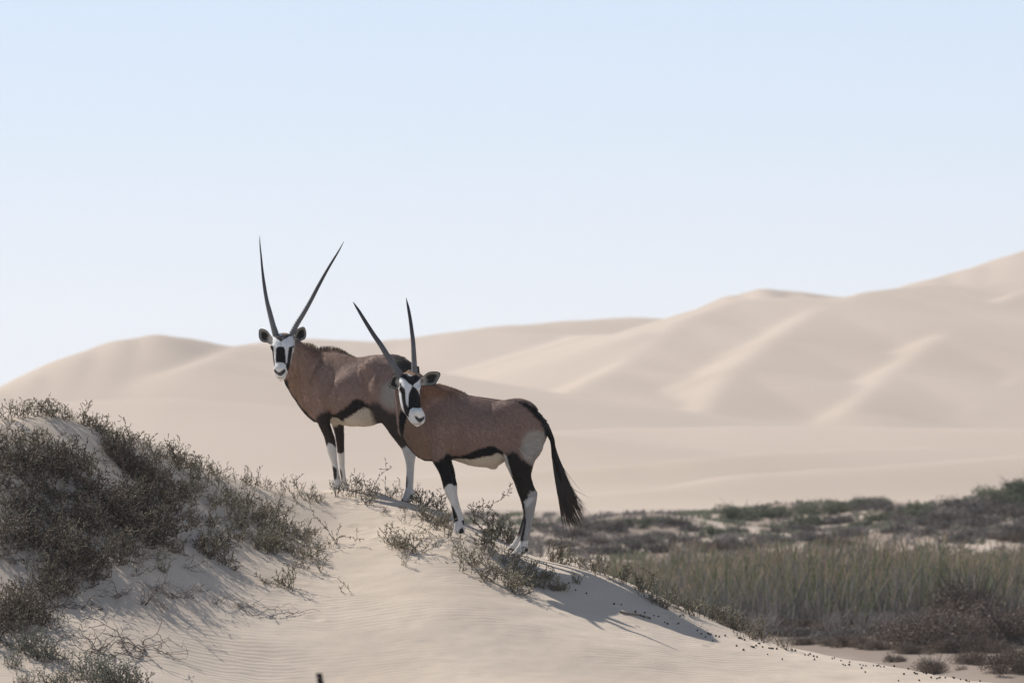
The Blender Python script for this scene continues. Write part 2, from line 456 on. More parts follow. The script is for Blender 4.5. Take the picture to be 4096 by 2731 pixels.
gx = np.concatenate([np.linspace(-8, -4.6, 60)[:-1], np.arange(-4.6, 4.6, 0.02), np.linspace(4.6, 8, 60)])
gy = np.concatenate([np.linspace(27, 39, 90)[:-1], np.arange(39, 48.6, 0.02), np.linspace(48.6, 55, 60)])
cgx = np.linspace(-8, 8, 161); cgy = np.linspace(27, 55, 281)
CX, CY = np.meshgrid(cgx, cgy, indexing='xy')
CZ = tps_eval(CX.ravel(), CY.ravel()).reshape(CX.shape)
def bil(tab, tx, ty, x, y):
    i = np.clip(np.searchsorted(tx, x) - 1, 0, len(tx) - 2); j = np.clip(np.searchsorted(ty, y) - 1, 0, len(ty) - 2)
    fx = np.clip((x - tx[i]) / (tx[i + 1] - tx[i]), 0, 1); fy = np.clip((y - ty[j]) / (ty[j + 1] - ty[j]), 0, 1)
    return (tab[j, i] * (1 - fx) + tab[j, i + 1] * fx) * (1 - fy) + (tab[j + 1, i] * (1 - fx) + tab[j + 1, i + 1] * fx) * fy
GX, GY = np.meshgrid(gx, gy, indexing='xy')
# exact thin-plate on the coarse lattice, cubic-smooth enough at 10 cm to be resampled linearly then smoothed
fx_ = tps_eval(GX.ravel(), GY.ravel()) if GX.size < 120000 else bil(CZ, cgx, cgy, GX.ravel(), GY.ravel())
GZ = fx_.reshape(GX.shape)
for _ in range(6):
    GZ[1:-1, 1:-1] = (GZ[1:-1, 1:-1] * 2 + GZ[:-2, 1:-1] + GZ[2:, 1:-1] + GZ[1:-1, :-2] + GZ[1:-1, 2:]) / 6
GZ += 0.016 * vnoise(GX * 1.3, GY * 1.3, 3) + 0.007 * vnoise(GX * 4, GY * 4, 6) + 0.0025 * vnoise(GX * 11, GY * 11, 8)
# trampled sand by the hooves and along the pellet track
def dents(cu, cv, n, su, sv, seed, rad=0.05, dep=0.02):
    rr = random.Random(seed)
    for _ in range(n):
        q = ray_plain(cu + rr.gauss(0, su), cv + rr.gauss(0, sv))
        if q is None: continue
        r = rad * rr.uniform(0.6, 1.3)
        sub = (np.abs(gx - q[0]) < 3 * r); suy = (np.abs(gy - q[1]) < 3 * r)
        if not sub.any() or not suy.any(): continue
        X_, Y_ = np.meshgrid(gx[sub], gy[suy], indexing='xy')
        d = np.sqrt((X_ - q[0]) ** 2 + (Y_ - q[1]) ** 2) / r
        GZ[np.ix_(suy, sub)] += dep * rr.uniform(0.5, 1.2) * (-np.exp(-d * d * 1.6) + 0.55 * np.exp(-((d - 1.25) / 0.35) ** 2))
def height(x, y):
    return float(bil(GZ, gx, gy, np.array([x]), np.array([y]))[0])
def ray_plain(u, v, y0=37.0, y1=50.0):
    """first hit of the ray through display pixel (u,v) with the near dune"""
    Y = np.arange(y0, y1, 0.02)
    x = (u * DISP - 2048) * KS * Y; z = -(v * DISP - V0) * KS * Y
    g = bil(GZ, gx, gy, x, Y)
    k = np.nonzero(g >= z)[0]
    if len(k) == 0:
        j = int(np.argmin(z - g))
        return (x[j], Y[j], g[j])
    j = k[0]
    return (x[j], Y[j], g[j])
dents(1150, 1262, 22, 70, 14, 3, 0.045, 0.014)
dents(1320, 1325, 16, 60, 16, 4, 0.04, 0.012)
dents(1520, 1410, 18, 80, 12, 5, 0.035, 0.011)
dents(1700, 1470, 10, 50, 8, 6, 0.035, 0.010)
dents(960, 1178, 14, 40, 8, 13, 0.05, 0.018)
dents(800, 1150, 10, 40, 6, 14, 0.05, 0.014)
dents(1080, 1250, 14, 40, 14, 15, 0.05, 0.018)
dents(700, 1320, 8, 60, 40, 8, 0.10, 0.006)
dents(880, 1230, 6, 40, 20, 9, 0.09, 0.006)
edge = sstep(5.6, 8.0, np.abs(GX)); eb = sstep(51.5, 55, GY); ef = 1 - sstep(27, 31, GY)
drop = np.maximum(np.maximum(edge, eb), ef)
GZ = GZ * (1 - drop) + (-3.3) * drop
dune = mesh_np("sand_dune", np.stack([GX.ravel(), GY.ravel(), GZ.ravel()], 1), grid_faces(len(gy), len(gx)), [M_SAND])
tag(dune, kind="structure")

# ------------------------------------------------------------------ the two oryx
# Each animal is modelled in its own side plane: U to the right, V down, D towards the viewer, unit = 1/500 m.
VOX = 3.0
class Field:
    """signed distance field of one animal on a voxel lattice"""
    def __init__(self, u0, u1, v0, v1, d0, d1):
        self.u = np.arange(u0, u1 + VOX, VOX, dtype=np.float32)
        self.v = np.arange(v0, v1 + VOX, VOX, dtype=np.float32)
        self.d = np.arange(d0, d1 + VOX, VOX, dtype=np.float32)
        self.f = np.full((len(self.u), len(self.v), len(self.d)), 60.0, np.float32)
    def _join(self, su, sv, sd, g, k):
        a = self.f[su, sv, sd]
        if np.ndim(k) == 0 and k <= 0:
            self.f[su, sv, sd] = np.minimum(a, g); return
        h = np.clip(0.5 + 0.5 * (a - g) / k, 0, 1)
        self.f[su, sv, sd] = a + (g - a) * h - k * h * (1 - h)
    def _sl(self, arr, lo, hi, pad):
        i = np.searchsorted(arr, lo - pad); j = np.searchsorted(arr, hi + pad)
        return slice(max(i, 0), min(j, len(arr)))
    def along_u(self, tab, k=12, p=2.0):
        """tab rows: u, top v, bottom v, centre d, half depth"""
        t = np.array(tab, float); pad = 30
        su = self._sl(self.u, t[0, 0], t[-1, 0], pad)
        sv = self._sl(self.v, t[:, 1].min(), t[:, 2].max(), pad)
        sd = self._sl(self.d, (t[:, 3] - t[:, 4]).min(), (t[:, 3] + t[:, 4]).max(), pad)
        u = self.u[su]
        top, bot, cd, rd = (pchip(t[:, 0], t[:, i], u) for i in (1, 2, 3, 4))
        cv = (top + bot) / 2; rv = np.maximum((bot - top) / 2, 1.0)
        g = self._sec(self.v[sv], self.d[sd], cv, rv, cd, np.maximum(rd, 1.0), p)
        over = np.maximum(np.maximum(t[0, 0] - u, u - t[-1, 0]), 0)
        g = g + over[:, None, None] * 1.2
        self._join(su, sv, sd, g.astype(np.float32), k)
    def _sec(self, a, b, ca, ra, cb, rb, p):
        x = np.abs(a[None, :] - ca[:, None]) / ra[:, None]
        y = np.abs(b[None, :] - cb[:, None]) / rb[:, None]
        if p == 2.0:
            q = np.sqrt((x * x)[:, :, None] + (y * y)[:, None, :])
        else:
            q = ((x ** p)[:, :, None] + (y ** p)[:, None, :]) ** (1 / p)
        return (q - 1) * np.maximum(np.minimum(ra, rb), 4.0)[:, None, None]
    def along_v(self, tab, k=12, p=2.0):
        """tab rows: v, left u, right u, centre d, half depth"""
        t = np.array(tab, float); pad = 30
        sv = self._sl(self.v, t[0, 0], t[-1, 0], pad)
        su = self._sl(self.u, t[:, 1].min(), t[:, 2].max(), pad)
        sd = self._sl(self.d, (t[:, 3] - t[:, 4]).min(), (t[:, 3] + t[:, 4]).max(), pad)
        v = self.v[sv]
        lo, hi, cd, rd = (pchip(t[:, 0], t[:, i], v) for i in (1, 2, 3, 4))
        g = self._sec(self.u[su], self.d[sd], (lo + hi) / 2, np.maximum((hi - lo) / 2, 1.0), cd, np.maximum(rd, 1.0), p)
        over = np.maximum(np.maximum(t[0, 0] - v, v - t[-1, 0]), 0)
        g = g + over[:, None, None] * 1.2
        kk = k(v)[None, :, None] if callable(k) else k
        self._join(su, sv, sd, np.transpose(g, (1, 0, 2)).astype(np.float32), kk)
    def blob(self, c, r, k=10):
        su, sv, sd = (self._sl(a, c[i] - r[i], c[i] + r[i], 25) for i, a in enumerate((self.u, self.v, self.d)))
        q = np.sqrt(((self.u[su] - c[0]) / r[0])[:, None, None] ** 2 + ((self.v[sv] - c[1]) / r[1])[None, :, None] ** 2
                    + ((self.d[sd] - c[2]) / r[2])[None, None, :] ** 2)
        self._join(su, sv, sd, ((q - 1) * min(r)).astype(np.float32), k)
    def surface(self):
        """surface nets: one continuous quad mesh of the zero level"""
        f = self.f
        s = f < 0
        n = f.shape
        c = np.zeros((n[0] - 1, n[1] - 1, n[2] - 1), np.int8)
        for a in (0, 1):
            for b in (0, 1):
                for e in (0, 1):
                    c += s[a:n[0] - 1 + a, b:n[1] - 1 + b, e:n[2] - 1 + e]
        act = np.argwhere((c > 0) & (c < 8))
        idm = np.full(c.shape, -1, np.int32)
        idm[act[:, 0], act[:, 1], act[:, 2]] = np.arange(len(act))
        acc = np.zeros((len(act), 3)); cnt = np.zeros(len(act))
        for ax in range(3):
            o1, o2 = [i for i in range(3) if i != ax]
            for p_ in (0, 1):
                for q_ in (0, 1):
                    A = act.copy(); A[:, o1] += p_; A[:, o2] += q_
                    B = A.copy(); B[:, ax] += 1
                    fa = f[A[:, 0], A[:, 1], A[:, 2]].astype(float); fb = f[B[:, 0], B[:, 1], B[:, 2]].astype(float)
                    m = (fa < 0) != (fb < 0)
                    t = np.where(m, fa / np.where(m, fa - fb, 1), 0)
                    P = A.astype(float); P[:, ax] += t
                    acc[m] += P[m]; cnt[m] += 1
        P = acc / cnt[:, None]
        V = np.stack([self.u[0] + P[:, 0] * VOX, self.v[0] + P[:, 1] * VOX, self.d[0] + P[:, 2] * VOX], 1)
        F = []
        for ax in range(3):
            o1, o2 = [i for i in range(3) if i != ax]
            sl0 = [slice(None)] * 3; sl1 = [slice(None)] * 3
            sl0[ax] = slice(0, -1); sl1[ax] = slice(1, None)
            x = s[tuple(sl0)] != s[tuple(sl1)]
            e = np.argwhere(x)
            ok = (e[:, o1] > 0) & (e[:, o2] > 0) & (e[:, o1] < c.shape[o1]) & (e[:, o2] < c.shape[o2])
            e = e[ok]
            ins = s[e[:, 0], e[:, 1], e[:, 2]]
            def cell(d1, d2):
                q = e.copy(); q[:, o1] += d1; q[:, o2] += d2
                return idm[q[:, 0], q[:, 1], q[:, 2]]
            Q = np.stack([cell(-1, -1), cell(0, -1), cell(0, 0), cell(-1, 0)], 1)
            flip = ins if ax != 1 else ~ins
            # (U, V, D) -> (x, -z, -y) keeps handedness
            Q = np.where(flip[:, None], Q, Q[:, ::-1])
            F.append(Q)
        F = np.concatenate(F)
        F = F[(F >= 0).all(1)]
        return V, F

def lap(V, F, n=3, lam=0.5):
    E = np.concatenate([F[:, [0, 1]], F[:, [1, 2]], F[:, [2, 3]], F[:, [3, 0]]])
    a = np.concatenate([E[:, 0], E[:, 1]]); b = np.concatenate([E[:, 1], E[:, 0]])
    deg = np.bincount(a, minlength=len(V)).astype(float)
    for i in range(n):
        for l in (lam, -lam * 1.03):
            S = np.stack([np.bincount(a, weights=V[b, j], minlength=len(V)) for j in range(3)], 1) / deg[:, None]
            V = V + l * (S - V)
    return V

def poly_sd(px, py, poly):
    """signed distance to a polygon, negative inside"""
    P = np.asarray(poly, float); Q = np.roll(P, -1, 0)
    d = np.full(px.shape, 1e18); ins = np.zeros(px.shape, bool)
    for (x0, y0), (x1, y1) in zip(P, Q):
        ex, ey = x1 - x0, y1 - y0
        t = np.clip(((px - x0) * ex + (py - y0) * ey) / (ex * ex + ey * ey + 1e-12), 0, 1)
        d = np.minimum(d, (px - x0 - t * ex) ** 2 + (py - y0 - t * ey) ** 2)
        c = (y0 > py) != (y1 > py)
        with np.errstate(divide='ignore', invalid='ignore'):
            xi = x0 + (py - y0) * ex / (ey if ey else 1e-9)
        ins ^= c & (px < xi)
    return np.where(ins, -np.sqrt(d), np.sqrt(d))

class Paint:
    def __init__(self, V, base):
        self.V = V; self.c = np.tile(np.array(base, float), (len(V), 1))
        self.n1 = vnoise(V[:, 0] / 9, V[:, 1] / 9, 11) * 0.6 + vnoise(V[:, 0] / 4, V[:, 1] / 4, 12) * 0.4
    def poly(self, pts, col, soft=3.0, rough=2.0, mask=None, amount=1.0):
        sd = poly_sd(self.V[:, 0], self.V[:, 1], pts) + rough * self.n1
        w = amount * (1 - sstep(-soft, soft, sd))
        if mask is not None: w = w * mask
        self.c = self.c * (1 - w[:, None]) + np.array(col) * w[:, None]

def cr(sc, ox, oy, *pts):
    return [(ox + x / sc, oy + y / sc) for x, y in pts]

BLACK = (0.010, 0.010, 0.012); DARK = (0.022, 0.018, 0.016); WHITE = (0.72, 0.71, 0.69); BELLY = (0.62, 0.56, 0.48)
FAWN = (0.262, 0.180, 0.150); TAN = (0.25, 0.168, 0.12); PALE = (0.36, 0.335, 0.305)

def oryx_world(Y0):
    S = KS * Y0
    return lambda V: np.stack([(V[:, 0] - 2048) * S, Y0 - V[:, 2] * S, -(V[:, 1] - V0) * S], 1)

def tube(path, radii, n=10, ring=None):
    """closed tube along a path of 3-D points (numpy), returns verts, quads, tris"""
    P = np.asarray(path, float); R = np.asarray(radii, float)
    T = np.gradient(P, axis=0); T /= np.linalg.norm(T, axis=1)[:, None] + 1e-9
    ref = np.array([0.3, 1.0, 0.2]); ref /= np.linalg.norm(ref)
    A = np.cross(T, ref); A /= np.linalg.norm(A, axis=1)[:, None] + 1e-9
    B = np.cross(T, A)
    th = np.arange(n) * 2 * np.pi / n
    ringv = (np.cos(th)[None, :, None] * A[:, None, :] + np.sin(th)[None, :, None] * B[:, None, :]) * R[:, None, None] + P[:, None, :]
    V = ringv.reshape(-1, 3)
    i = np.arange(len(P) - 1)[:, None] * n; j = np.arange(n)[None, :]; j2 = (j + 1) % n
    Q = np.stack([i + j, i + j2, i + n + j2, i + n + j], -1).reshape(-1, 4)
    V = np.concatenate([V, P[:1], P[-1:]])
    a = len(V) - 2; b = len(V) - 1; m = (len(P) - 1) * n
    jj = np.arange(n); j2 = (jj + 1) % n
    T3 = np.concatenate([np.stack([np.full(n, a), j2, jj], 1), np.stack([np.full(n, b), m + jj, m + j2], 1)])
    return V, Q, T3

def part_from_uvd(name, V, faces, conv, root, mat, col, smooth=True):
    W = conv(V) - np.array(root.location)
    o = mesh_np(name, W, [f[:, ::-1] for f in faces], [mat], col=col, smooth=smooth, parent=root)
    if name in ("horn", "ear", "eye", "tail"):
        bm = bmesh.new(); bm.from_mesh(o.data)
        bmesh.ops.recalc_face_normals(bm, faces=bm.faces[:])
        bm.to_mesh(o.data); bm.free()
    return o

def make_horn(root, conv, pts, d0, d1, ring_to=0.5, nrings=22):
    """pts: (u, v, radius) from the base up"""
    t = np.array(pts, float)
    s = np.concatenate([[0], np.cumsum(np.hypot(np.diff(t[:, 0]), np.diff(t[:, 1])))]); s /= s[-1]
    q = np.linspace(0, 1, 420)
    U = pchip(s, t[:, 0], q); Vv = pchip(s, t[:, 1], q); R = pchip(s, t[:, 2], q)
    D = d0 + (d1 - d0) * q
    ph = (q / ring_to) ** 0.93 * nrings
    saw = (ph % 1.0)
    amp = np.where(q < ring_to, 1.0, 0) * sstep(1.0, 0.8, q / ring_to) * sstep(0.0, 0.03, q)
    R = R * (1 + amp * (0.11 * np.sin(saw * np.pi) ** 1.2 - 0.05))
    V, Q, T3 = tube(np.stack([U, Vv, D], 1), np.maximum(R, 0.4), 16)
    base = np.array([0.125, 0.122, 0.122]); tip = np.array([0.034, 0.034, 0.040])
    qq = np.concatenate([np.repeat(q, 16), [0, 1]])
    c = base + (tip - base) * sstep(0.1, 0.75, qq)[:, None]
    groove = np.concatenate([np.repeat(amp * (np.sin(saw * np.pi) - 0.5), 16), [0, 0]])
    c = c * (1 + 0.45 * groove[:, None])
    o = part_from_uvd("horn", V, [Q, T3], conv, root, M_HORN, c)
    return o

def make_ear(root, conv, outline, d, base_d, cup, seed=0, inner_c=None):
    """cupped ear shell from its outline; first and last outline points are the root of the ear"""
    P = np.array(outline, float)
    # resample the closed outline
    C = np.concatenate([P, P[:1]]); s = np.concatenate([[0], np.cumsum(np.hypot(*np.diff(C, axis=0).T))])
    q = np.linspace(0, s[-1], 49)[:-1]
    ou = np.interp(q, s, C[:, 0]); ov = np.interp(q, s, C[:, 1])
    for _ in range(2):
        ou = (np.roll(ou, 1) + 2 * ou + np.roll(ou, -1)) / 4; ov = (np.roll(ov, 1) + 2 * ov + np.roll(ov, -1)) / 4
    cen = inner_c or (ou.mean(), ov.mean())
    bu, bv = (P[0] + P[-1]) / 2
    span = max(np.hypot(ou - bu, ov - bv))
    rings = [1.0, 0.94, 0.86, 0.72, 0.5, 0.25]
    V = []; col = []
    for side in (1, -1):
        for r in rings:
            x = cen[0] + (ou - cen[0]) * r; y = cen[1] + (ov - cen[1]) * r
            tt = np.clip(np.hypot(x - bu, y - bv) / span, 0, 1)
            dd = base_d + (d - base_d) * tt - cup * (1 - r * r) - (0 if side == 1 else 3.0 * (1 if r < 1 else 0.3))
            V.append(np.stack([x, y, dd], 1))
            basew = sstep(0.42, 0.18, tt)[:, None]
            if side == 1:
                k = np.full(len(x), r)
                edge = np.array([0.03, 0.028, 0.027]); pale = np.array([0.36, 0.34, 0.31]); dark = np.array([0.022, 0.020, 0.019])
                c = np.where((k > 0.93)[:, None], edge, np.where((k > 0.8)[:, None], pale, np.where((k > 0.66)[:, None], pale * 0.55, dark)))
                c = c * (1 - basew) + np.array([0.5, 0.47, 0.43]) * basew
            else:
                c = np.tile(np.array([0.42, 0.36, 0.30]), (len(x), 1))
            col.append(c)
    n = 48; nr = len(rings)
    V = np.concatenate(V); col = np.concatenate(col)
    F = []
    j = np.arange(n); j2 = (j + 1) % n
    for si in range(2):
        o = si * nr * n
        for r in range(nr - 1):
            q4 = np.stack([o + r * n + j, o + r * n + j2, o + (r + 1) * n + j2, o + (r + 1) * n + j], 1)
            F.append(q4 if si == 0 else q4[:, ::-1])
    F.append(np.stack([j2, j, nr * n + j, nr * n + j2], 1))
    V = np.concatenate([V, [V[(nr - 1) * n:nr * n].mean(0)], [V[(2 * nr - 1) * n:].mean(0)]])
    col = np.concatenate([col, [[0.02, 0.018, 0.017]], [[0.42, 0.36, 0.30]]])
    a, b = len(V) - 2, len(V) - 1
    T3 = np.concatenate([np.stack([(nr - 1) * n + j, (nr - 1) * n + j2, np.full(n, a)], 1), np.stack([(2 * nr - 1) * n + j2, (2 * nr - 1) * n + j, np.full(n, b)], 1)])
    return part_from_uvd("ear", V, [np.concatenate(F), T3], conv, root, M_EAR, col)

def make_eye(root, conv, c, r):
    th = np.linspace(0, np.pi, 9); ph = np.arange(12) * 2 * np.pi / 12
    V = np.array([(c[0] + r * math.sin(a) * math.cos(b), c[1] - r * math.cos(a), c[2] + r * math.sin(a) * math.sin(b)) for a in th for b in ph])
    i = np.arange(8)[:, None] * 12; j = np.arange(12)[None, :]; j2 = (j + 1) % 12
    Q = np.stack([i + j, i + 12 + j, i + 12 + j2, i + j2], -1).reshape(-1, 4)
    return part_from_uvd("eye", V, [Q], conv, root, M_EYE, np.tile([0.008, 0.006, 0.005], (len(V), 1)))

def strands(roots, tips, widths, mids=None, seg=5, c0=None, c1=None):
    """flat tapering hair locks, each turned a little so that they show from every side"""
    V = []; F = []; Cc = []
    rr = np.random.RandomState(5)
    for i in range(len(roots)):
        a = np.array(roots[i], float); b = np.array(tips[i], float)
        m = (a + b) / 2 if mids is None else np.array(mids[i], float)
        t = np.linspace(0, 1, seg + 1)[:, None]
        p = (1 - t) ** 2 * a + 2 * t * (1 - t) * m + t * t * b
        d = b - a; ang = rr.uniform(-0.6, 0.6)
        side = np.cross(d, [math.sin(ang), 0.1, math.cos(ang)]); side /= np.linalg.norm(side) + 1e-9
        w = widths[i] * (1 - t ** 1.5 * 0.92)
        o = len(V) * 2 * (seg + 1)
        V.append(np.concatenate([p - side * w, p + side * w]))
        k = np.arange(seg); n = seg + 1
        F.append(np.stack([o + k, o + k + 1, o + n + k + 1, o + n + k], 1))
        c = np.array(c0[i]) * (1 - t) + np.array(c1[i]) * t
        Cc.append(np.concatenate([c, c]))
    return np.concatenate(V), np.concatenate(F), np.concatenate(Cc)

def make_hoof(root, conv, u, v, d, w, h, lean, dp=14):
    """cloven hoof: two pointed toes side by side"""
    V = []; F = []; n = 12
    for sgn in (-1, 1):
        o = len(V)
        for k, (t, r) in enumerate([(0, 0.82), (0.45, 0.95), (0.9, 1.06), (1.0, 1.0)]):
            for j in range(n):
                a = j * 2 * math.pi / n
                V.append((u + lean * t + w * r * math.cos(a) - (4 * t if math.cos(a) < 0 else 0), v + h * t, d + sgn * dp * 0.5 + dp * 0.5 * r * math.sin(a)))
        for k in range(3):
            for j in range(n):
                F.append((o + k * n + j, o + k * n + (j + 1) % n, o + (k + 1) * n + (j + 1) % n, o + (k + 1) * n + j))
    return part_from_uvd("hoof", np.array(V), [np.array(F)], conv, root, M_HOOF, np.tile([0.035, 0.03, 0.027], (len(V), 1)))

def finish_body(fl, conv, root, paint):
    V, F = fl.surface()
    V = lap(V, F, 3)
    col = paint(V)
    n = np.clip(col, 0.004, 0.9)
    body = mesh_np("body", conv(V) - np.array(root.location), [F[:, ::-1]], [M_FUR], col=n, parent=root)
    coat(V, F[:, ::-1], n, conv, root)
    return body

def coat(V, F, col, conv, root, count=80000):
    """short guard hairs lying along the body, so that the outline and the lit back read as fur"""
    rs = np.random.RandomState(len(V) % 1000)
    W = conv(V)
    nrm = np.zeros_like(W)
    a = np.cross(W[F[:, 2]] - W[F[:, 0]], W[F[:, 3]] - W[F[:, 1]])
    for k in range(4):
        for j in range(3): nrm[:, j] += np.bincount(F[:, k], weights=a[:, j], minlength=len(W))
    nrm /= np.linalg.norm(nrm, axis=1)[:, None] + 1e-12
    i = rs.randint(0, len(V), count)
    uu, vv, dd = V[i].T
    S = np.linalg.norm(conv(np.array([[1.0, 0, 0]])) - conv(np.array([[0.0, 0, 0]])))
    hd = rs.rand(count)
    low = sstep(root["knee_v"] - 60, root["knee_v"], vv); hdz = root["head_u"]
    L = (10.5 - 6 * low) * rs.uniform(0.6, 1.25, count)
    keep = ~((uu < hdz) & (vv < root["chin_v"]) & (dd > root["face_d"]))
    i, L, uu, vv = i[keep], L[keep], uu[keep], vv[keep]
    n = nrm[i]; P = W[i]
    flow = np.stack([np.full(len(i), 0.55), rs.normal(0, 0.12, len(i)), np.full(len(i), -0.75)], 1)
    flow += rs.normal(0, 0.22, flow.shape) + 0.5 * np.stack([vnoise(uu / 40, vv / 40, 51), 0 * uu, vnoise(uu / 40, vv / 40, 52)], 1)
    flow -= n * (flow * n).sum(1)[:, None]
    flow /= np.linalg.norm(flow, axis=1)[:, None] + 1e-9
    side = np.cross(n, flow)
    roll = rs.uniform(-0.3, 0.3, (len(i), 1))
    side = side * np.cos(roll) + n * np.sin(roll)
    w = (S * rs.uniform(0.5, 0.95, len(i)))[:, None]
    tip = P + flow * (L * S)[:, None] + n * (L * S * rs.uniform(0.06, 0.20, len(i)))[:, None]
    mid = P + flow * (L * S * 0.5)[:, None] + n * (L * S * 0.10)[:, None]
    P = P - n * 0.001
    Vt = np.stack([P - side * w, P + side * w, mid - side * w * 0.8, mid + side * w * 0.8, tip], 1).reshape(-1, 3)
    o = np.arange(len(i))[:, None] * 5
    Q = np.concatenate([o, o + 1, o + 3, o + 2], 1); T3 = np.concatenate([o + 2, o + 3, o + 4], 1)
    c = col[i] * rs.uniform(0.98, 1.16, (len(i), 1))
    lum = c.mean(1, keepdims=True)
    c = np.where(rs.rand(len(i), 1) < 0.015, c * 0.6 + 0.4 * np.minimum(lum * 2.0, 0.6), c)
    ob = mesh_np("coat", Vt - np.array(root.location), [Q, T3], [M_COAT], col=np.repeat(c, 5, axis=0), parent=root)
    return ob

rng = random.Random(11)

# ---------------- front oryx
YA = 45.5
convA = oryx_world(YA)
def dA(u): return (1900 - u) * -0.05
baseA = convA(np.array([[1920, 2170, 0]]))[0]
oryxA = empty("oryx", tuple(baseA), "smaller fawn oryx standing in front with shorter horns and its black tail hanging at right", "antelope", "oryx on the dune")
for k_, v_ in dict(knee_v=1950.0, head_u=1710.0, chin_v=1706.0, face_d=126.0).items(): oryxA[k_] = v_
fa = Field(1560, 2215, 1478, 2236, -260, 300)
W = lambda u, t, b, w: (u, t, b, dA(u), w)
fa.along_u([W(1612, 1690, 1752, 20), W(1630, 1640, 1779, 46), W(1654, 1600, 1812, 64), W(1682, 1570, 1834, 78), W(1703, 1553, 1842, 84), W(1725, 1543, 1843, 88),
            W(1752, 1537, 1842, 92), W(1801, 1550, 1838, 100), W(1850, 1569, 1851, 108), W(1877, 1580, 1860, 112), W(1926, 1588, 1867, 115), W(1954, 1592, 1868, 114),
            W(1994, 1598, 1859, 104), W(2020, 1602, 1843, 98), W(2041, 1606, 1830, 96), W(2068, 1607, 1818, 102), W(2095, 1615, 1812, 99), W(2122, 1627, 1812, 92),
            W(2155, 1651, 1800, 74), W(2174, 1673, 1778, 50), W(2185, 1705, 1752, 28), W(2189, 1728, 1738, 8)], k=1, p=1.75)
# neck
fa.along_v([(1496, 1612, 1682, 96, 20), (1512, 1600, 1705, 86, 40), (1532, 1588, 1738, 68, 50), (1565, 1580, 1790, 46, 56), (1617, 1585, 1800, 26, 60), (1682, 1588, 1800, 6, 66),
            (1734, 1602, 1790, -4, 70), (1774, 1627, 1780, -8, 68), (1800, 1655, 1760, -10, 50)], k=22)
# muscle masses
fa.blob((1765, 1712, dA(1765) + 60), (62, 105, 54), 22)
fa.blob((1765, 1712, dA(1765) - 60), (62, 105, 54), 22)
fa.blob((2085, 1712, dA(2085) + 60), (84, 100, 50), 36)
fa.blob((2060, 1650, dA(2060) + 54), (66, 46, 36), 34)
fa.blob((2085, 1712, dA(2085) - 60), (84, 100, 50), 36)
fa.blob((2060, 1650, dA(2060) - 54), (66, 46, 36), 34)
# legs: near fore, far fore, near hind, far hind
dn, df = dA(1775) + 58, dA(1775) - 58
fa.along_v([(1745, 1722, 1800, dn - 4, 34), (1800, 1722, 1798, dn, 36), (1843, 1731, 1795, dn, 34), (1869, 1746, 1800, dn, 30), (1896, 1760, 1806, dn - 1, 25), (1927, 1769, 1814, dn - 2, 22), (1954, 1775, 1819, dn - 2, 22),
            (1979, 1784, 1823, dn - 2, 20), (2006, 1799, 1826, dn - 3, 15), (2031, 1807, 1833, dn - 3, 13), (2056, 1812, 1841, dn - 3, 13), (2080, 1816, 1847, dn - 3, 14), (2098, 1816, 1849, dn - 2, 16),
            (2114, 1815, 1849, dn - 1, 16), (2132, 1811, 1845, dn, 17), (2142, 1809, 1843, dn, 16)], k=9, p=2.2)
fa.along_v([(1745, 1728, 1800, df, 34), (1843, 1755, 1806, df, 32), (1878, 1778, 1816, df, 26), (1915, 1787, 1822, df, 22), (1939, 1792, 1828, df, 22), (1976, 1798, 1829, df, 20), (2013, 1811, 1836, df, 14),
            (2043, 1822, 1845, df, 12), (2071, 1832, 1853, df, 13), (2095, 1837, 1857, df, 15), (2118, 1838, 1858, df, 15), (2136, 1834, 1857, df, 15)], k=9, p=2.2)
hn, hf = dA(2090) + 56, dA(2090) - 56
fa.along_v([(1740, 2040, 2170, hn - 8, 44), (1783, 2022, 2172, hn - 4, 46), (1811, 2018, 2161, hn, 46), (1846, 2022, 2137, hn, 42), (1872, 2035, 2129, hn, 37), (1899, 2047, 2124, hn, 32), (1927, 2060, 2130, hn, 27), (1951, 2067, 2139, hn, 23),
            (1973, 2074, 2149, hn, 21), (1994, 2083, 2147, hn, 20), (2022, 2090, 2142, hn, 18), (2055, 2096, 2136, hn, 16), (2086, 2095, 2130, hn, 15), (2117, 2089, 2124, hn, 15), (2141, 2084, 2118, hn, 16),
            (2160, 2080, 2114, hn, 17), (2181, 2071, 2110, hn, 18), (2200, 2057, 2107, hn, 19), (2212, 2047, 2096, hn, 18), (2221, 2048, 2085, hn, 14)], k=10, p=2.2)
fa.along_v([(1740, 2040, 2165, hf, 44), (1811, 2022, 2155, hf, 46), (1846, 2020, 2132, hf, 42), (1872, 2030, 2122, hf, 36), (1899, 2043, 2116, hf, 31), (1927, 2056, 2120, hf, 26), (1951, 2064, 2128, hf, 23),
            (1973, 2072, 2136, hf, 21), (1994, 2080, 2138, hf, 20), (2022, 2088, 2132, hf, 18), (2056, 2092, 2126, hf, 16), (2098, 2083, 2112, hf, 15), (2126, 2074, 2100, hf, 15), (2144, 2066, 2093, hf, 16),
            (2172, 2050, 2086, hf, 17), (2184, 2039, 2080, hf, 18), (2197, 2040, 2070, hf, 15)], k=10, p=2.2)
fa.blob((2103, 2196, hn + 2), (11, 9, 12), 4); fa.blob((1846, 2120, dn), (10, 10, 11), 4)
fa.blob((1971, 1866, dA(1971)), (16, 9, 12), 10)
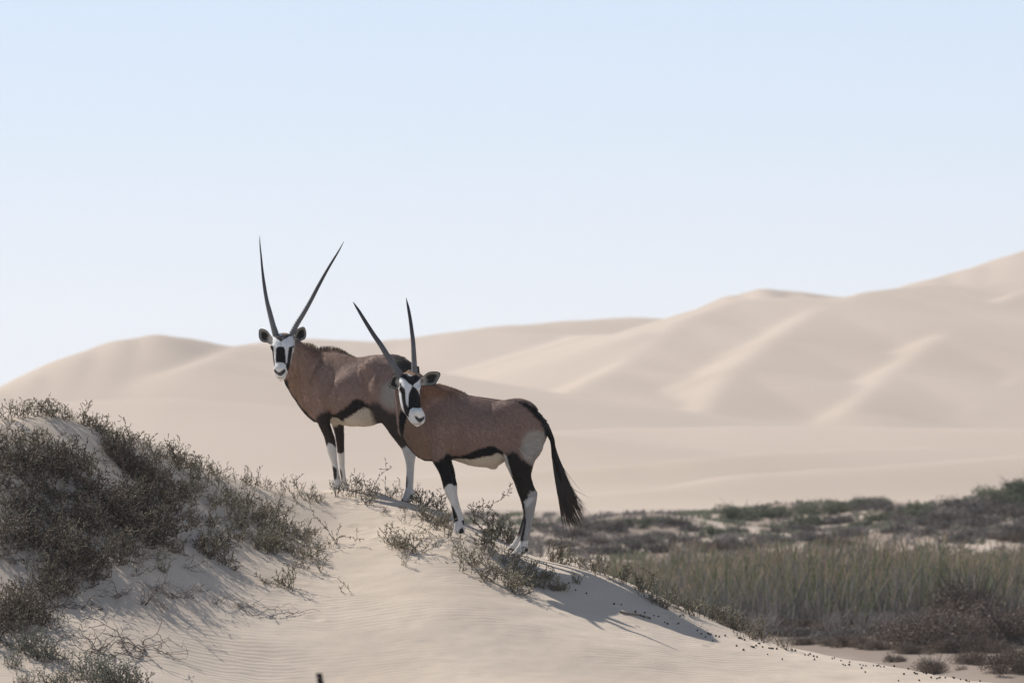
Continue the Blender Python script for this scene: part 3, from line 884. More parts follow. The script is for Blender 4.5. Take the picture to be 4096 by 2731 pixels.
# head: deep at the cheeks, narrow at the muzzle, tilted so that the muzzle comes forward
def kA(v): return np.interp(v, [1490, 1530, 1560, 1600], [16, 14, 4, 1.5])
HA = np.array([(1490, 1625, 1655, 128, 14), (1497, 1609, 1672, 130, 34), (1513, 1601, 1680, 136, 50), (1530, 1599, 1684, 144, 56), (1552, 1599, 1685, 154, 56), (1573, 1599, 1683, 164, 52), (1595, 1602, 1683, 176, 46),
            (1617, 1606, 1685, 186, 42), (1638, 1613, 1692, 196, 38), (1655, 1624, 1701, 204, 36), (1666, 1632, 1704, 209, 34), (1682, 1641, 1703, 214, 29), (1693, 1650, 1697, 216, 22), (1701, 1662, 1684, 217, 10)], float)
fa.along_v(HA, k=kA, p=2.5)
fa.blob((1612, 1556, 188), (16, 12, 18), 8); fa.blob((1676, 1556, 190), (14, 12, 18), 8)
fa.blob((1669, 1652, 232), (30, 18, 20), 10)

def paintA(V):
    P = Paint(V, FAWN)
    u, v, d = V.T
    dc = dA(u)
    rel = d - dc
    c3 = lambda *p: cr(3.675, 1600, 1480, *p); c4 = lambda *p: cr(3.266, 1680, 1780, *p); c8 = lambda *p: cr(4.6133, 1500, 1400, *p)
    trunk = ~((d > 118) & (u < 1708) & (v < 1706) & (d > np.interp(v, [1490, 1540, 1600, 1701], [118, 124, 140, 176])))
    # warmer neck and shoulder front, cooler flank
    P.poly(c3((20, 700), (120, 640), (330, 820), (420, 1000), (470, 1250), (250, 1260), (60, 1040)), TAN, 22, 6, trunk, 0.85)
    P.poly(c3((280, 180), (560, 180), (760, 250), (900, 330), (700, 420), (400, 420), (300, 520)), (0.20, 0.105, 0.06), 24, 8, trunk, 0.7)
    P.poly(c3((0, 480), (0, 960), (40, 980), (20, 700), (60, 600)), (0.46, 0.33, 0.26), 6, 3, trunk)  # sunlight on the left edge of the neck, painted in as a paler strip
    # pale rump
    P.poly(c3((1830, 950), (1900, 900), (2000, 880), (2110, 910), (2170, 990), (2140, 1100), (2070, 1220), (1980, 1370), (1930, 1400), (1850, 1330), (1790, 1250), (1770, 1150), (1785, 1040)), PALE, 14, 6)
    # dark dorsal stripe to the tail
    P.poly(c3((1690, 440), (1830, 470), (2010, 560), (2130, 690), (2230, 850), (2200, 1040), (2150, 1000), (2105, 850), (2040, 740), (1950, 650), (1850, 560), (1770, 500)), BLACK, 7, 5)
    P.poly(c3((980, 330), (1300, 395), (1700, 445), (1700, 462), (1300, 418), (980, 352)), DARK, 5, 3, None, 0.7)
    # flank stripe and white belly
    P.poly(c3((690, 1225), (740, 1255), (880, 1252), (990, 1225), (1090, 1180), (1200, 1135), (1300, 1110), (1380, 1110), (1450, 1150), (1520, 1210), (1580, 1245), (1580, 1330), (1500, 1250), (1440, 1214), (1395, 1218),
              (1330, 1250), (1200, 1270), (1080, 1300), (950, 1315), (830, 1312), (700, 1305)), BLACK, 3.5, 2.5)
    low = (v < 1890)
    P.poly(c3((715, 1309), (830, 1314), (950, 1317), (1080, 1303), (1200, 1273), (1330, 1253), (1395, 1221), (1440, 1216), (1500, 1246), (1550, 1330), (1560, 1480), (700, 1480)), BELLY, 3, 2, low & (np.abs(rel) < 140))
    P.c[(v > 1832) & (np.abs(rel) < 52) & (u > 1800) & (u < 2015) & (v < 1890)] = BELLY
    # brisket
    P.poly(c3((215, 1225), (300, 1285), (380, 1312), (475, 1315), (480, 1360), (300, 1360), (180, 1260)), BLACK, 3, 2)
    # throat patch
    P.poly(c8((470, 1100), (530, 1140), (600, 1210), (560, 1330), (520, 1560), (490, 1650), (440, 1420), (440, 1230)), BLACK, 3, 2, trunk)
    P.poly(c3((0, 930), (45, 960), (110, 1090), (215, 1225), (190, 1260), (60, 1120), (-10, 1000)), DARK, 4, 2, trunk)
    # fore legs
    fore = (u < 1875)
    nearf = fore & (rel > 0)
    P.poly(c4((150, 215), (220, 205), (300, 170), (350, 95), (400, 110), (430, 190), (480, 420), (500, 640), (290, 640), (200, 300)), BLACK, 5, 3, nearf)
    P.poly(c4((150, 215), (220, 205), (300, 170), (350, 95), (430, 190), (480, 420), (480, 545), (290, 545), (200, 300)), BLACK, 5, 3, fore & (rel <= 0))
    legw = (0.62, 0.605, 0.585)
    P.poly(c4((300, 590), (325, 545), (370, 505), (420, 498), (445, 530), (470, 480), (510, 470), (620, 1000), (600, 1200), (400, 1200), (380, 760)), legw, 2.5, 2, nearf)
    P.poly(c4((300, 545), (520, 520), (640, 1000), (640, 1200), (400, 1200)), legw, 3, 2, fore & (rel <= 0))
    P.poly(c4((400, 785), (425, 790), (462, 850), (486, 920), (502, 980), (450, 1005), (435, 990), (415, 880)), BLACK, 3, 2, fore)
    P.poly(c4((540, 985), (580, 970), (590, 1040), (560, 1040)), BLACK, 2, 1, fore)
    P.poly(c4((510, 1110), (560, 1060), (580, 1200), (500, 1200)), BLACK, 2, 1, nearf)
    # hind legs
    hind = (u > 1985) & (v > 1790)
    P.poly(c3((1540, 1230), (1590, 1225), (1650, 1188), (1720, 1210), (1780, 1290), (1850, 1335), (1930, 1400), (1960, 1480), (2000, 1700), (2100, 1950), (1760, 2100), (1560, 1400)), DARK, 8, 4, hind)
    inner = sstep(18, -4, d - (dA(2090) + 56)) * (v < 1905)
    P.poly(c4((1085, 100), (1135, 130), (1150, 210), (1185, 330), (1205, 400), (1150, 330), (1090, 220)), legw, 3, 1, hind)
    shank = (0.34, 0.32, 0.30)
    P.poly(c4((1430, 610), (1500, 585), (1570, 600), (1570, 800), (1440, 1260), (1300, 1260), (1330, 1000), (1360, 850), (1362, 740), (1400, 690)), shank, 5, 6, hind)
    P.poly(c4((1365, 725), (1420, 690), (1480, 680), (1450, 750), (1400, 800), (1370, 790)), (0.6, 0.59, 0.57), 6, 4, hind, 0.8)
    P.poly(c4((1330, 720), (1358, 760), (1372, 880), (1385, 1000), (1360, 1160), (1345, 1245), (1300, 1250), (1320, 1050), (1350, 900)), BLACK, 3, 2, hind & (rel > 0))
    P.poly(c4((1360, 880), (1360, 1000), (1310, 1150), (1260, 1185), (1290, 1110), (1330, 980)), BLACK, 3, 2, hind & (rel <= 0))
    P.poly(c4((1300, 1245), (1350, 1250), (1440, 1230), (1420, 1330), (1330, 1450), (1150, 1450), (1220, 1350)), (0.66, 0.64, 0.61), 4, 2, hind & (rel > 0))
    P.poly(c4((1240, 1190), (1320, 1200), (1310, 1300), (1250, 1370), (1120, 1380), (1180, 1290)), (0.6, 0.58, 0.56), 4, 2, hind & (rel <= 0))
    P.c[(np.hypot(u - 2106, v - 2197) < 8) & (d > hn - 4)] = (0.03, 0.026, 0.024)
    P.c[(np.hypot((u - 1849) * 1.5, v - 2122) < 9) & (d > dn - 8)] = (0.03, 0.026, 0.024)
    # far side of the legs: brown inside
    # head
    hd = np.interp(v, [1490, 1513, 1552, 1595, 1638, 1682, 1701], [128, 136, 154, 176, 196, 214, 217])
    head = (v < 1706) & (d > hd - np.interp(v, [1490, 1540, 1600, 1700], [30, 18, 26, 26])) & (u > np.interp(v, HA[:, 0], HA[:, 1]) - 7) & (u < np.interp(v, HA[:, 0], HA[:, 2]) + 4) & (d > 118)
    H = lambda pts, c, s=1.6: P.poly(cr(4.6133, 1500, 1400, *pts), c, s, 0.8, head)
    P.poly([(1594, 1485), (1708, 1485), (1710, 1710), (1594, 1710)], WHITE, 0.5, 0, head)
    H([(400, 380), (560, 380), (780, 400), (870, 420), (840, 470), (700, 480), (600, 440), (480, 480)], (0.24, 0.15, 0.10), 3)
    H([(455, 500), (530, 445), (600, 435), (660, 490), (700, 480), (760, 460), (850, 500), (835, 545), (805, 585), (760, 620), (727, 650), (715, 692), (700, 660), (640, 620), (590, 570), (550, 535), (490, 515)], BLACK)
    H([(712, 670), (780, 720), (818, 780), (850, 880), (875, 980), (900, 1068), (800, 1074), (720, 1066), (680, 1090), (655, 1130), (650, 1180), (632, 1100), (634, 1060), (634, 900), (646, 800), (672, 745)], BLACK)
    H([(462, 600), (500, 620), (528, 690), (575, 735), (577, 800), (582, 880), (596, 1000), (640, 1070), (662, 1120), (645, 1190), (640, 1245), (575, 1190), (555, 1110), (535, 1010), (512, 900), (498, 790), (470, 740), (462, 660)], DARK)
    H([(440, 540), (462, 560), (462, 700), (440, 760), (425, 650)], (0.42, 0.33, 0.27), 3)
    # far cheek stripe
    H([(850, 690), (900, 690), (900, 1060), (872, 1000), (848, 880), (836, 800)], DARK)
    H([(752, 1215), (790, 1226), (832, 1258), (880, 1248), (928, 1222), (924, 1272), (892, 1312), (842, 1345), (800, 1312), (765, 1265)], (0.045, 0.042, 0.042), 2.5)
    H([(752, 1215), (785, 1226), (800, 1270), (785, 1285), (764, 1258)], BLACK, 1.2)
    H([(905, 1235), (930, 1222), (926, 1265), (905, 1285)], BLACK, 1.2)
    H([(690, 1372), (760, 1352), (850, 1356), (900, 1340), (850, 1368), (760, 1368)], (0.2, 0.18, 0.17), 1.2)
    return P.c
bodyA = finish_body(fa, convA, oryxA, paintA)

q7 = lambda x, y: (1380 + x / 4.479, 1170 + y / 4.479)
def hp(*rows): return [(*q7(x, y), r / 4.479) for x, y, r in rows]
make_horn(oryxA, convA, hp((1035, 1560, 60), (995, 1490, 61), (955, 1430, 59), (870, 1295, 56), (765, 1130, 51), (655, 950, 45), (535, 780, 40), (432, 620, 36), (330, 455, 31), (238, 305, 24), (185, 225, 14), (152, 172, 4)), 134, 60, 0.62, 24)
make_horn(oryxA, convA, hp((1258, 1560, 57), (1255, 1490, 57), (1253, 1440, 55), (1250, 1300, 49), (1241, 1100, 44), (1229, 900, 39), (1205, 700, 35), (1178, 500, 31), (1143, 300, 26), (1118, 180, 14), (1103, 102, 4)), 136, 70, 0.62, 22)
make_ear(oryxA, convA, cr(4.6133, 1500, 1400, (445, 520), (425, 465), (400, 440), (345, 450), (312, 500), (296, 570), (266, 620), (262, 670), (290, 698), (330, 706), (372, 730), (430, 760), (455, 660)), 132, 128, 9)
make_ear(oryxA, convA, cr(4.6133, 1500, 1400, (825, 530), (870, 505), (930, 455), (1000, 405), (1100, 396), (1180, 403), (1222, 430), (1217, 470), (1182, 540), (1150, 600), (1090, 655), (980, 660), (870, 655), (830, 640)), 128, 122, 14)
make_eye(oryxA, convA, (1612.5, 1559, 199), 8.0)
make_eye(oryxA, convA, (1680, 1557, 196), 7.0)
# short dark mane on the crest of the neck, coarse black hair on the rump
ro, ti, wi, c0, c1 = [], [], [], [], []
for i in range(330):
    u = 1690 + 170 * i / 330
    v = float(np.interp(u, [1690, 1725, 1752, 1801, 1850, 1877], [1530, 1535, 1536, 1549, 1568, 1579])) + 4
    D = dA(u) + rng.uniform(-22, 22) * (1 if u > 1720 else 1.4) + (30 * float(sstep(1760, 1690, u)))
    h = rng.uniform(5, 11)
    ro.append((u, v + abs(D - dA(u)) * 0.10, D)); ti.append((u + rng.uniform(3, 10), v - h + 2, D + rng.uniform(-3, 3)))
    wi.append(rng.uniform(0.7, 1.4)); k = rng.random()
    c0.append((0.17, 0.10, 0.06)); c1.append((0.10, 0.06, 0.035) if k < 0.6 else (0.24, 0.15, 0.09))
V_, F_, C_ = strands(ro, ti, wi, None, 3, c0, c1)
part_from_uvd("mane", V_, [F_], convA, oryxA, M_HAIR, C_)
# tail: fleshy dock and a long black brush
ax = np.array([(2140, 1668, 10), (2165, 1682, 15), (2184, 1705, 13), (2194, 1727, 13), (2202, 1744, 11.5), (2209, 1760, 10), (2212, 1780, 9.5), (2214, 1797, 10), (2218, 1828, 12), (2228, 1862, 13), (2240, 1905, 12), (2252, 1945, 8)], float)
V_, Q_, T_ = tube(np.stack([ax[:, 0], ax[:, 1], dA(ax[:, 0]) + 0 * ax[:, 1]], 1), ax[:, 2], 12)
tailA = part_from_uvd("tail", V_, [Q_, T_], convA, oryxA, M_FUR, np.tile([0.012, 0.011, 0.011], (len(V_), 1)))
ro, ti, mi, wi, c0, c1 = [], [], [], [], [], []
for i in range(640):
    v = 1765 + 175 * rng.random() ** 0.8
    cu = float(np.interp(v, ax[:, 1], ax[:, 0])); r = float(np.interp(v, ax[:, 1], ax[:, 2]))
    s = rng.uniform(-1, 1); sd = rng.uniform(-1, 1)
    a = (cu + s * r * 0.8, v, dA(cu) + sd * r * 0.8)
    L = rng.uniform(0.55, 1.0)
    s = round(s * 5) / 5 + rng.gauss(0, 0.055)
    endu = 2300 + s * 42 + rng.gauss(0, 3); endv = 2072 + rng.gauss(0, 22) - 14 * s + (18 if abs(s) < 0.5 else 0)
    ft = min(1.05, L * (0.62 + (v - 1765) / 200 + 0.3 * rng.random()))
    b = (cu + (endu - cu) * ft + rng.gauss(0, 2), v + (endv - v) * ft, dA(2250) + sd * 16 * ft + 0 * v)
    if rng.random() < 0.035: b = (b[0] + rng.uniform(14, 34), b[1] - rng.uniform(0, 30), b[2] + rng.uniform(-20, 20))
    m = ((a[0] + b[0]) / 2 - (b[0] - a[0]) * 0.14 + s * 4, (a[1] + b[1]) / 2 + 6, (a[2] + b[2]) / 2)
    ro.append(a); ti.append(b); mi.append(m); wi.append(rng.uniform(0.8, 2.0))
    c0.append((0.009, 0.009, 0.010)); c1.append((0.05, 0.028, 0.02) if ft > 0.9 else (0.012, 0.011, 0.011))
V_, F_, C_ = strands(ro, ti, wi, mi, 7, c0, c1)
brush = part_from_uvd("tail_tuft", V_, [F_], convA, oryxA, M_HAIR, C_); brush.parent = tailA
ro, ti, wi, c0, c1 = [], [], [], [], []
for i in range(420):
    t = rng.random(); u = 2055 + 133 * t
    v = float(np.interp(u, [2055, 2068, 2095, 2122, 2155, 2174, 2188], [1606, 1607, 1615, 1627, 1651, 1673, 1702]))
    w = rng.uniform(-1, 1); D = dA(u) + w * 34
    ro.append((u, v + 3 + abs(w) ** 2 * 9, D)); ti.append((u + rng.uniform(8, 18), v + rng.uniform(-3, 10) + abs(w) ** 2 * 9 + 10 * t, D + rng.uniform(-6, 6)))
    wi.append(rng.uniform(0.8, 1.7)); c0.append((0.012, 0.011, 0.011)); c1.append((0.018, 0.016, 0.015) if rng.random() < 0.85 else (0.16, 0.13, 0.11))
V_, F_, C_ = strands(ro, ti, wi, None, 3, c0, c1)
part_from_uvd("rump_hair", V_, [F_], convA, oryxA, M_HAIR, C_)
make_hoof(oryxA, convA, 1828, 2128, dn, 16, 16, -4); make_hoof(oryxA, convA, 1846, 2126, df, 12, 16, -3)
make_hoof(oryxA, convA, 2066, 2208, hn, 18, 15, -8); make_hoof(oryxA, convA, 2056, 2186, hf, 16, 14, -8)

# ---------------- rear oryx
YB = 47.5
convB = oryx_world(YB)
def dB(u): return (1420 - u) * -0.58
baseB = convB(np.array([[1450, 1975, 0]]))[0]
oryxB = empty("oryx", tuple(baseB), "larger fawn oryx standing behind with long widespread horns and head raised towards the viewer", "antelope", "oryx on the dune")
for k_, v_ in dict(knee_v=1790.0, head_u=1180.0, chin_v=1530.0, face_d=-28.0).items(): oryxB[k_] = v_
fb = Field(1070, 1700, 1330, 2006, -320, 320)
W = lambda u, t, b, w: (u, t, b, dB(u), w)
fb.along_u([W(1176, 1520, 1590, 14), W(1190, 1475, 1615, 40), W(1202, 1452, 1632, 56), W(1233, 1416, 1668, 74), W(1268, 1402, 1689, 82), W(1300, 1400, 1692, 88), W(1345, 1402, 1690, 96), W(1370, 1409, 1694, 101), W(1404, 1422, 1701, 107),
            W(1445, 1431, 1704, 106), W(1488, 1430, 1697, 96), W(1519, 1426, 1683, 94), W(1550, 1424, 1668, 96), W(1580, 1424, 1662, 100), W(1610, 1432, 1664, 94), W(1640, 1458, 1660, 78), W(1662, 1495, 1640, 54), W(1675, 1545, 1612, 26), W(1679, 1572, 1586, 8)], k=1, p=1.75)
fb.along_v([(1360, 1150, 1192, -48, 18), (1378, 1138, 1222, -50, 40), (1400, 1132, 1258, -56, 48), (1450, 1130, 1290, -70, 54), (1500, 1130, 1310, -88, 60), (1526, 1134, 1315, -96, 62), (1559, 1151, 1320, -104, 64), (1582, 1164, 1325, -108, 66), (1605, 1182, 1325, -110, 66), (1631, 1202, 1320, -110, 60), (1655, 1225, 1305, -108, 46)], k=22)
fb.blob((1300, 1560, dB(1300) + 56), (58, 108, 52), 22); fb.blob((1300, 1560, dB(1300) - 56), (58, 108, 52), 22)
fb.blob((1436, 1590, dB(1436) + 60), (118, 112, 62), 24); fb.blob((1436, 1590, dB(1436) - 60), (118, 112, 62), 24)
fb.blob((1590, 1560, dB(1590) + 60), (104, 108, 54), 44); fb.blob((1590, 1560, dB(1590) - 60), (104, 108, 54), 44)
fb.blob((1530, 1470, dB(1530) + 50), (70, 46, 36), 34); fb.blob((1530, 1470, dB(1530) - 50), (70, 46, 36), 34)
bn, bf = dB(1310) + 54, dB(1310) - 54
fb.along_v([(1600, 1268, 1330, bn - 4, 32), (1650, 1262, 1322, bn, 34), (1691, 1271, 1320, bn, 30), (1719, 1284, 1327, bn, 26), (1752, 1298, 1338, bn, 22), (1783, 1305, 1344, bn, 21), (1808, 1310, 1346, bn, 20), (1834, 1320, 1348, bn, 15), (1862, 1328, 1351, bn, 12), (1882, 1331, 1354, bn, 12),
            (1910, 1334, 1360, bn, 13), (1928, 1335, 1363, bn, 15), (1949, 1331, 1361, bn, 16), (1965, 1324, 1358, bn, 17), (1976, 1322, 1357, bn, 16)], k=9, p=2.2)
fb.along_v([(1600, 1290, 1360, bf, 32), (1660, 1310, 1372, bf, 32), (1693, 1322, 1371, bf, 28), (1729, 1334, 1372, bf, 23), (1767, 1341, 1373, bf, 20), (1803, 1345, 1374, bf, 19), (1834, 1349, 1375, bf, 16), (1859, 1352, 1375, bf, 12), (1885, 1356, 1377, bf, 12), (1915, 1361, 1381, bf, 13),
            (1941, 1362, 1388, bf, 15), (1963, 1358, 1395, bf, 16), (1974, 1357, 1395, bf, 15)], k=9, p=2.2)
bhn, bhf = dB(1600) + 52, dB(1600) - 52
fb.along_v([(1560, 1520, 1668, bhn - 8, 40), (1610, 1500, 1678, bhn - 3, 44), (1640, 1494, 1680, bhn, 44), (1663, 1506, 1678, bhn, 42), (1706, 1544, 1670, bhn, 36), (1739, 1567, 1664, bhn, 30), (1773, 1593, 1668, bhn, 25), (1798, 1611, 1672, bhn, 22), (1819, 1618, 1666, bhn, 20), (1844, 1625, 1661, bhn, 18),
            (1875, 1629, 1658, bhn, 15), (1921, 1627, 1656, bhn, 14), (1951, 1625, 1655, bhn, 15), (1974, 1618, 1658, bhn, 18), (1995, 1611, 1652, bhn, 18), (2003, 1610, 1648, bhn, 16)], k=10, p=2.2)
fb.along_v([(1560, 1520, 1666, bhf, 40), (1640, 1500, 1676, bhf, 44), (1706, 1548, 1668, bhf, 36), (1739, 1571, 1662, bhf, 30), (1773, 1598, 1665, bhf, 25), (1798, 1614, 1668, bhf, 22), (1844, 1628, 1660, bhf, 18), (1875, 1632, 1657, bhf, 15), (1921, 1631, 1655, bhf, 14), (1951, 1630, 1654, bhf, 15), (1985, 1622, 1654, bhf, 17), (2000, 1620, 1652, bhf, 15)], k=10, p=2.2)
fb.blob((1646, 1982, bhn + 4), (11, 8, 12), 4)
def kB(v): return np.interp(v, [1340, 1390, 1420, 1460], [14, 12, 4, 1.5])
HB = np.array([(1335, 1112, 1152, -26, 14), (1341, 1097, 1168, -24, 32), (1352, 1090, 1173, -19, 46), (1370, 1088, 1174, -11, 54), (1388, 1087, 1173, -3, 54), (1408, 1090, 1171, 6, 50), (1428, 1092, 1169, 15, 45), (1448, 1095, 1166, 23, 41), (1464, 1097, 1161, 29, 38), (1477, 1097, 1156, 34, 36), (1487, 1097, 1153, 37, 34),
            (1497, 1099, 1149, 40, 31), (1507, 1104, 1146, 42, 26), (1516, 1110, 1141, 43, 19), (1523, 1119, 1131, 43, 8)], float)
fb.along_v(HB, k=kB, p=2.5)
fb.blob((1096, 1390, 24), (12, 12, 16), 8); fb.blob((1164, 1390, 24), (12, 12, 16), 8)
fb.blob((1124, 1474, 56), (25, 16, 18), 10)
def paintB(V):
    P = Paint(V, (0.300, 0.208, 0.172))
    u, v, d = V.T
    rel = d - dB(u)
    c1_ = lambda *p: cr(3.92, 1100, 1340, *p); c2_ = lambda *p: cr(3.92, 1200, 1640, *p)
    hd = np.interp(v, [1335, 1352, 1388, 1428, 1464, 1497, 1523], [-26, -19, -3, 15, 29, 40, 43])
    head = (v < 1528) & (d > hd - np.interp(v, [1335, 1380, 1440, 1520], [26, 14, 24, 24])) & (u > np.interp(v, HB[:, 0], HB[:, 1]) - 6) & (u < np.interp(v, HB[:, 0], HB[:, 2]) + 4) & (d > -32)
    nh = ~head
    P.poly(c1_((190, 690), (330, 560), (420, 700), (420, 1000), (520, 1180), (420, 1120), (280, 1000), (200, 840)), TAN, 22, 6, nh, 0.8)
    P.poly(c1_((380, 110), (560, 130), (700, 230), (1000, 320), (1300, 360), (1100, 420), (800, 420), (600, 330), (400, 260)), (0.22, 0.125, 0.08), 22, 8, nh, 0.7)
    P.poly(c1_((1700, 830), (1770, 740), (1880, 720), (1990, 800), (2100, 1000), (2000, 1120), (1850, 1150), (1700, 1080), (1660, 960)), PALE, 20, 8)
    P.poly(c1_((1800, 310), (1950, 320), (2070, 390), (2170, 490), (2280, 700), (2300, 1000), (2230, 900), (2150, 680), (2020, 610), (1930, 510), (1860, 420)), (0.045, 0.042, 0.040), 10, 8, rel > -200)
    # flank stripe, belly
    P.poly(c1_((830, 1190), (900, 1242), (960, 1222), (1060, 1162), (1150, 1092), (1230, 1022), (1300, 997), (1360, 1007), (1430, 1062), (1500, 1095), (1560, 1160), (1500, 1150), (1440, 1130), (1380, 1140), (1300, 1190), (1200, 1250), (1110, 1306), (1040, 1352), (960, 1335), (830, 1318)), (0.018, 0.014, 0.013), 5, 3)
    P.poly(c1_((845, 1320), (960, 1338), (1040, 1354), (1110, 1309), (1200, 1253), (1300, 1193), (1380, 1143), (1440, 1133), (1500, 1153), (1660, 1340), (1660, 1450), (845, 1450)), BELLY, 3, 2, (v < 1720) & (np.abs(rel) < 140))
    P.c[(v > 1668) & (v < 1712) & (np.abs(rel) < 50) & (u > 1316) & (u < 1515)] = BELLY
    # throat line and brisket
    P.poly(c1_((110, 700), (185, 680), (205, 840), (255, 920), (330, 1010), (310, 1060), (230, 980), (160, 860)), (0.02, 0.017, 0.016), 4, 2, nh)
    P.poly(c1_((300, 1000), (430, 1150), (480, 1190), (530, 1265), (600, 1318), (650, 1330), (680, 1400), (560, 1370), (440, 1240), (300, 1060)), (0.02, 0.016, 0.015), 4, 3, nh)
    brown = (0.042, 0.032, 0.028)
    fore = (u < 1410) & nh & (v > 1600)
    P.poly(c1_((620, 1290), (700, 1230), (780, 1200), (850, 1185), (880, 1320), (1080, 1340), (1080, 1900), (600, 1900), (640, 1400)), brown, 8, 4, fore & ~((v < 1702) & (np.abs(rel) < 50) & (u > 1320)))
    P.poly(c2_((460, 190), (490, 230), (520, 330), (545, 450), (530, 420), (500, 320), (470, 240)), WHITE, 3, 1, fore & (rel < 20))
    legw = (0.62, 0.60, 0.575)
    P.poly(c2_((400, 590), (430, 530), (460, 512), (500, 530), (540, 560), (575, 600), (700, 1000), (700, 1400), (400, 1400)), legw, 2.5, 2, fore & (rel > 0))
    P.poly(c2_((540, 650), (590, 670), (630, 688), (690, 650), (800, 1400), (540, 1400)), legw, 2.5, 2, fore & (rel <= 0))
    P.poly(c2_((505, 878), (545, 885), (578, 930), (583, 1010), (572, 1085), (530, 1088), (520, 1000)), (0.03, 0.027, 0.026), 3, 2, fore & (rel > 0))
    P.poly(c2_((600, 905), (625, 930), (650, 1010), (645, 1115), (625, 1080), (610, 1000)), (0.03, 0.027, 0.026), 3, 2, fore & (rel <= 0))
    hind = (u > 1470) & (v > 1560)
    P.poly(c1_((1480, 1100), (1560, 1045), (1650, 1070), (1720, 1150), (1800, 1210), (1950, 1240), (2300, 1300), (2300, 1800), (1950, 1900), (1600, 1500)), (0.060, 0.047, 0.041), 12, 5, hind)
    P.poly(c2_((1600, 610), (1680, 565), (1740, 560), (1900, 620), (1900, 1400), (1560, 1420)), (0.55, 0.53, 0.50), 5, 4, hind)
    P.poly(c2_((1670, 1000), (1692, 1030), (1702, 1110), (1698, 1190), (1672, 1215), (1660, 1120)), (0.03, 0.027, 0.026), 3, 2, hind)
    P.c[(np.hypot(u - 1649, v - 1984) < 8) & (d > bhn)] = (0.03, 0.026, 0.024)
    # head
    H = lambda pts, c, s=1.5: P.poly(cr(5.057, 1000, 1250, *pts), c, s, 0.8, head)
    P.poly([(1078, 1325), (1182, 1325), (1182, 1530), (1078, 1530)], WHITE, 0.5, 0, head)
    H([(640, 400), (760, 400), (760, 450), (690, 465), (640, 450)], (0.26, 0.17, 0.11), 2)
    H([(450, 470), (500, 445), (580, 435), (610, 465), (690, 470), (760, 425), (830, 435), (880, 440), (840, 475), (790, 490), (730, 530), (670, 565), (640, 598), (600, 565), (560, 545), (510, 505)], (0.018, 0.017, 0.018))
    H([(640, 500), (700, 470), (745, 470), (740, 510), (690, 545), (655, 545)], (0.12, 0.115, 0.11), 2)
    H([(632, 580), (642, 580), (640, 700), (630, 700)], (0.4, 0.39, 0.38), 1.5)
    H([(536, 740), (556, 705), (600, 692), (660, 692), (698, 706), (718, 745), (728, 850), (740, 1000), (746, 1065), (700, 1022), (620, 1012), (560, 1014), (532, 1000), (533, 880)], BLACK)
    H([(405, 660), (450, 645), (487, 710), (489, 800), (498, 850), (492, 900), (506, 960), (516, 1060), (502, 1110), (486, 1050), (470, 960), (455, 880), (440, 800)], (0.022, 0.020, 0.020))
    H([(890, 670), (840, 690), (792, 705), (785, 800), (771, 900), (764, 1000), (742, 1060), (740, 1112), (776, 1195), (802, 1130), (822, 1050), (837, 950), (850, 830), (866, 740)], (0.022, 0.020, 0.020))
    H([(498, 1165), (520, 1150), (570, 1200), (620, 1210), (672, 1170), (716, 1146), (728, 1190), (692, 1250), (640, 1288), (590, 1272), (540, 1232), (503, 1198)], (0.07, 0.067, 0.067), 2.5)
    H([(498, 1168), (520, 1156), (552, 1200), (556, 1235), (520, 1215)], (0.025, 0.023, 0.023), 1.5)
    H([(726, 1150), (700, 1150), (668, 1195), (664, 1240), (700, 1230), (726, 1195)], (0.025, 0.023, 0.023), 1.5)
    H([(560, 1312), (640, 1325), (705, 1300), (700, 1312), (640, 1340), (575, 1328)], (0.1, 0.09, 0.085), 1.2)
    return P.c
bodyB = finish_body(fb, convB, oryxB, paintB)
q6 = lambda x, y: (1000 + x / 3.5625, 920 + y / 3.5625)
def hp6(*rows): return [(*q6(x, y), r / 3.5625) for x, y, r in rows]
make_horn(oryxB, convB, hp6((380, 1540, 46), (362, 1480, 46), (322, 1350, 39), (282, 1200, 36), (231, 1000, 28.5), (195, 800, 24.5), (163, 560, 17), (143, 360, 12.5), (125, 180, 8), (120, 66, 2)), -20, -112, 0.36, 15)
make_horn(oryxB, convB, hp6((560, 1540, 42), (592, 1480, 42), (655, 1352, 38), (750, 1195, 34.5), (858, 1002, 30), (960, 802, 26.5), (1090, 562, 20), (1185, 400, 16), (1262, 270, 10.5), (1326, 150, 3)), -20, -112, 0.36, 14)
make_ear(oryxB, convB, cr(5.057, 1000, 1250, (455, 500), (400, 440), (360, 375), (300, 335), (210, 316), (176, 340), (168, 420), (174, 510), (212, 575), (268, 602), (345, 602), (425, 655), (450, 600)), -22, -24, 10)
make_ear(oryxB, convB, cr(5.057, 1000, 1250, (865, 600), (885, 490), (930, 380), (962, 318), (1050, 283), (1088, 276), (1118, 320), (1137, 400), (1131, 500), (1092, 550), (1030, 562), (980, 615), (925, 665), (870, 700)), -22, -28, 11, 0, (1000 + 1030 / 5.057, 1250 + 430 / 5.057))
make_eye(oryxB, convB, (1089, 1388, 20), 7.5)
make_eye(oryxB, convB, (1171, 1388, 20), 7.5)
ro, ti, wi, c0, c1 = [], [], [], [], []
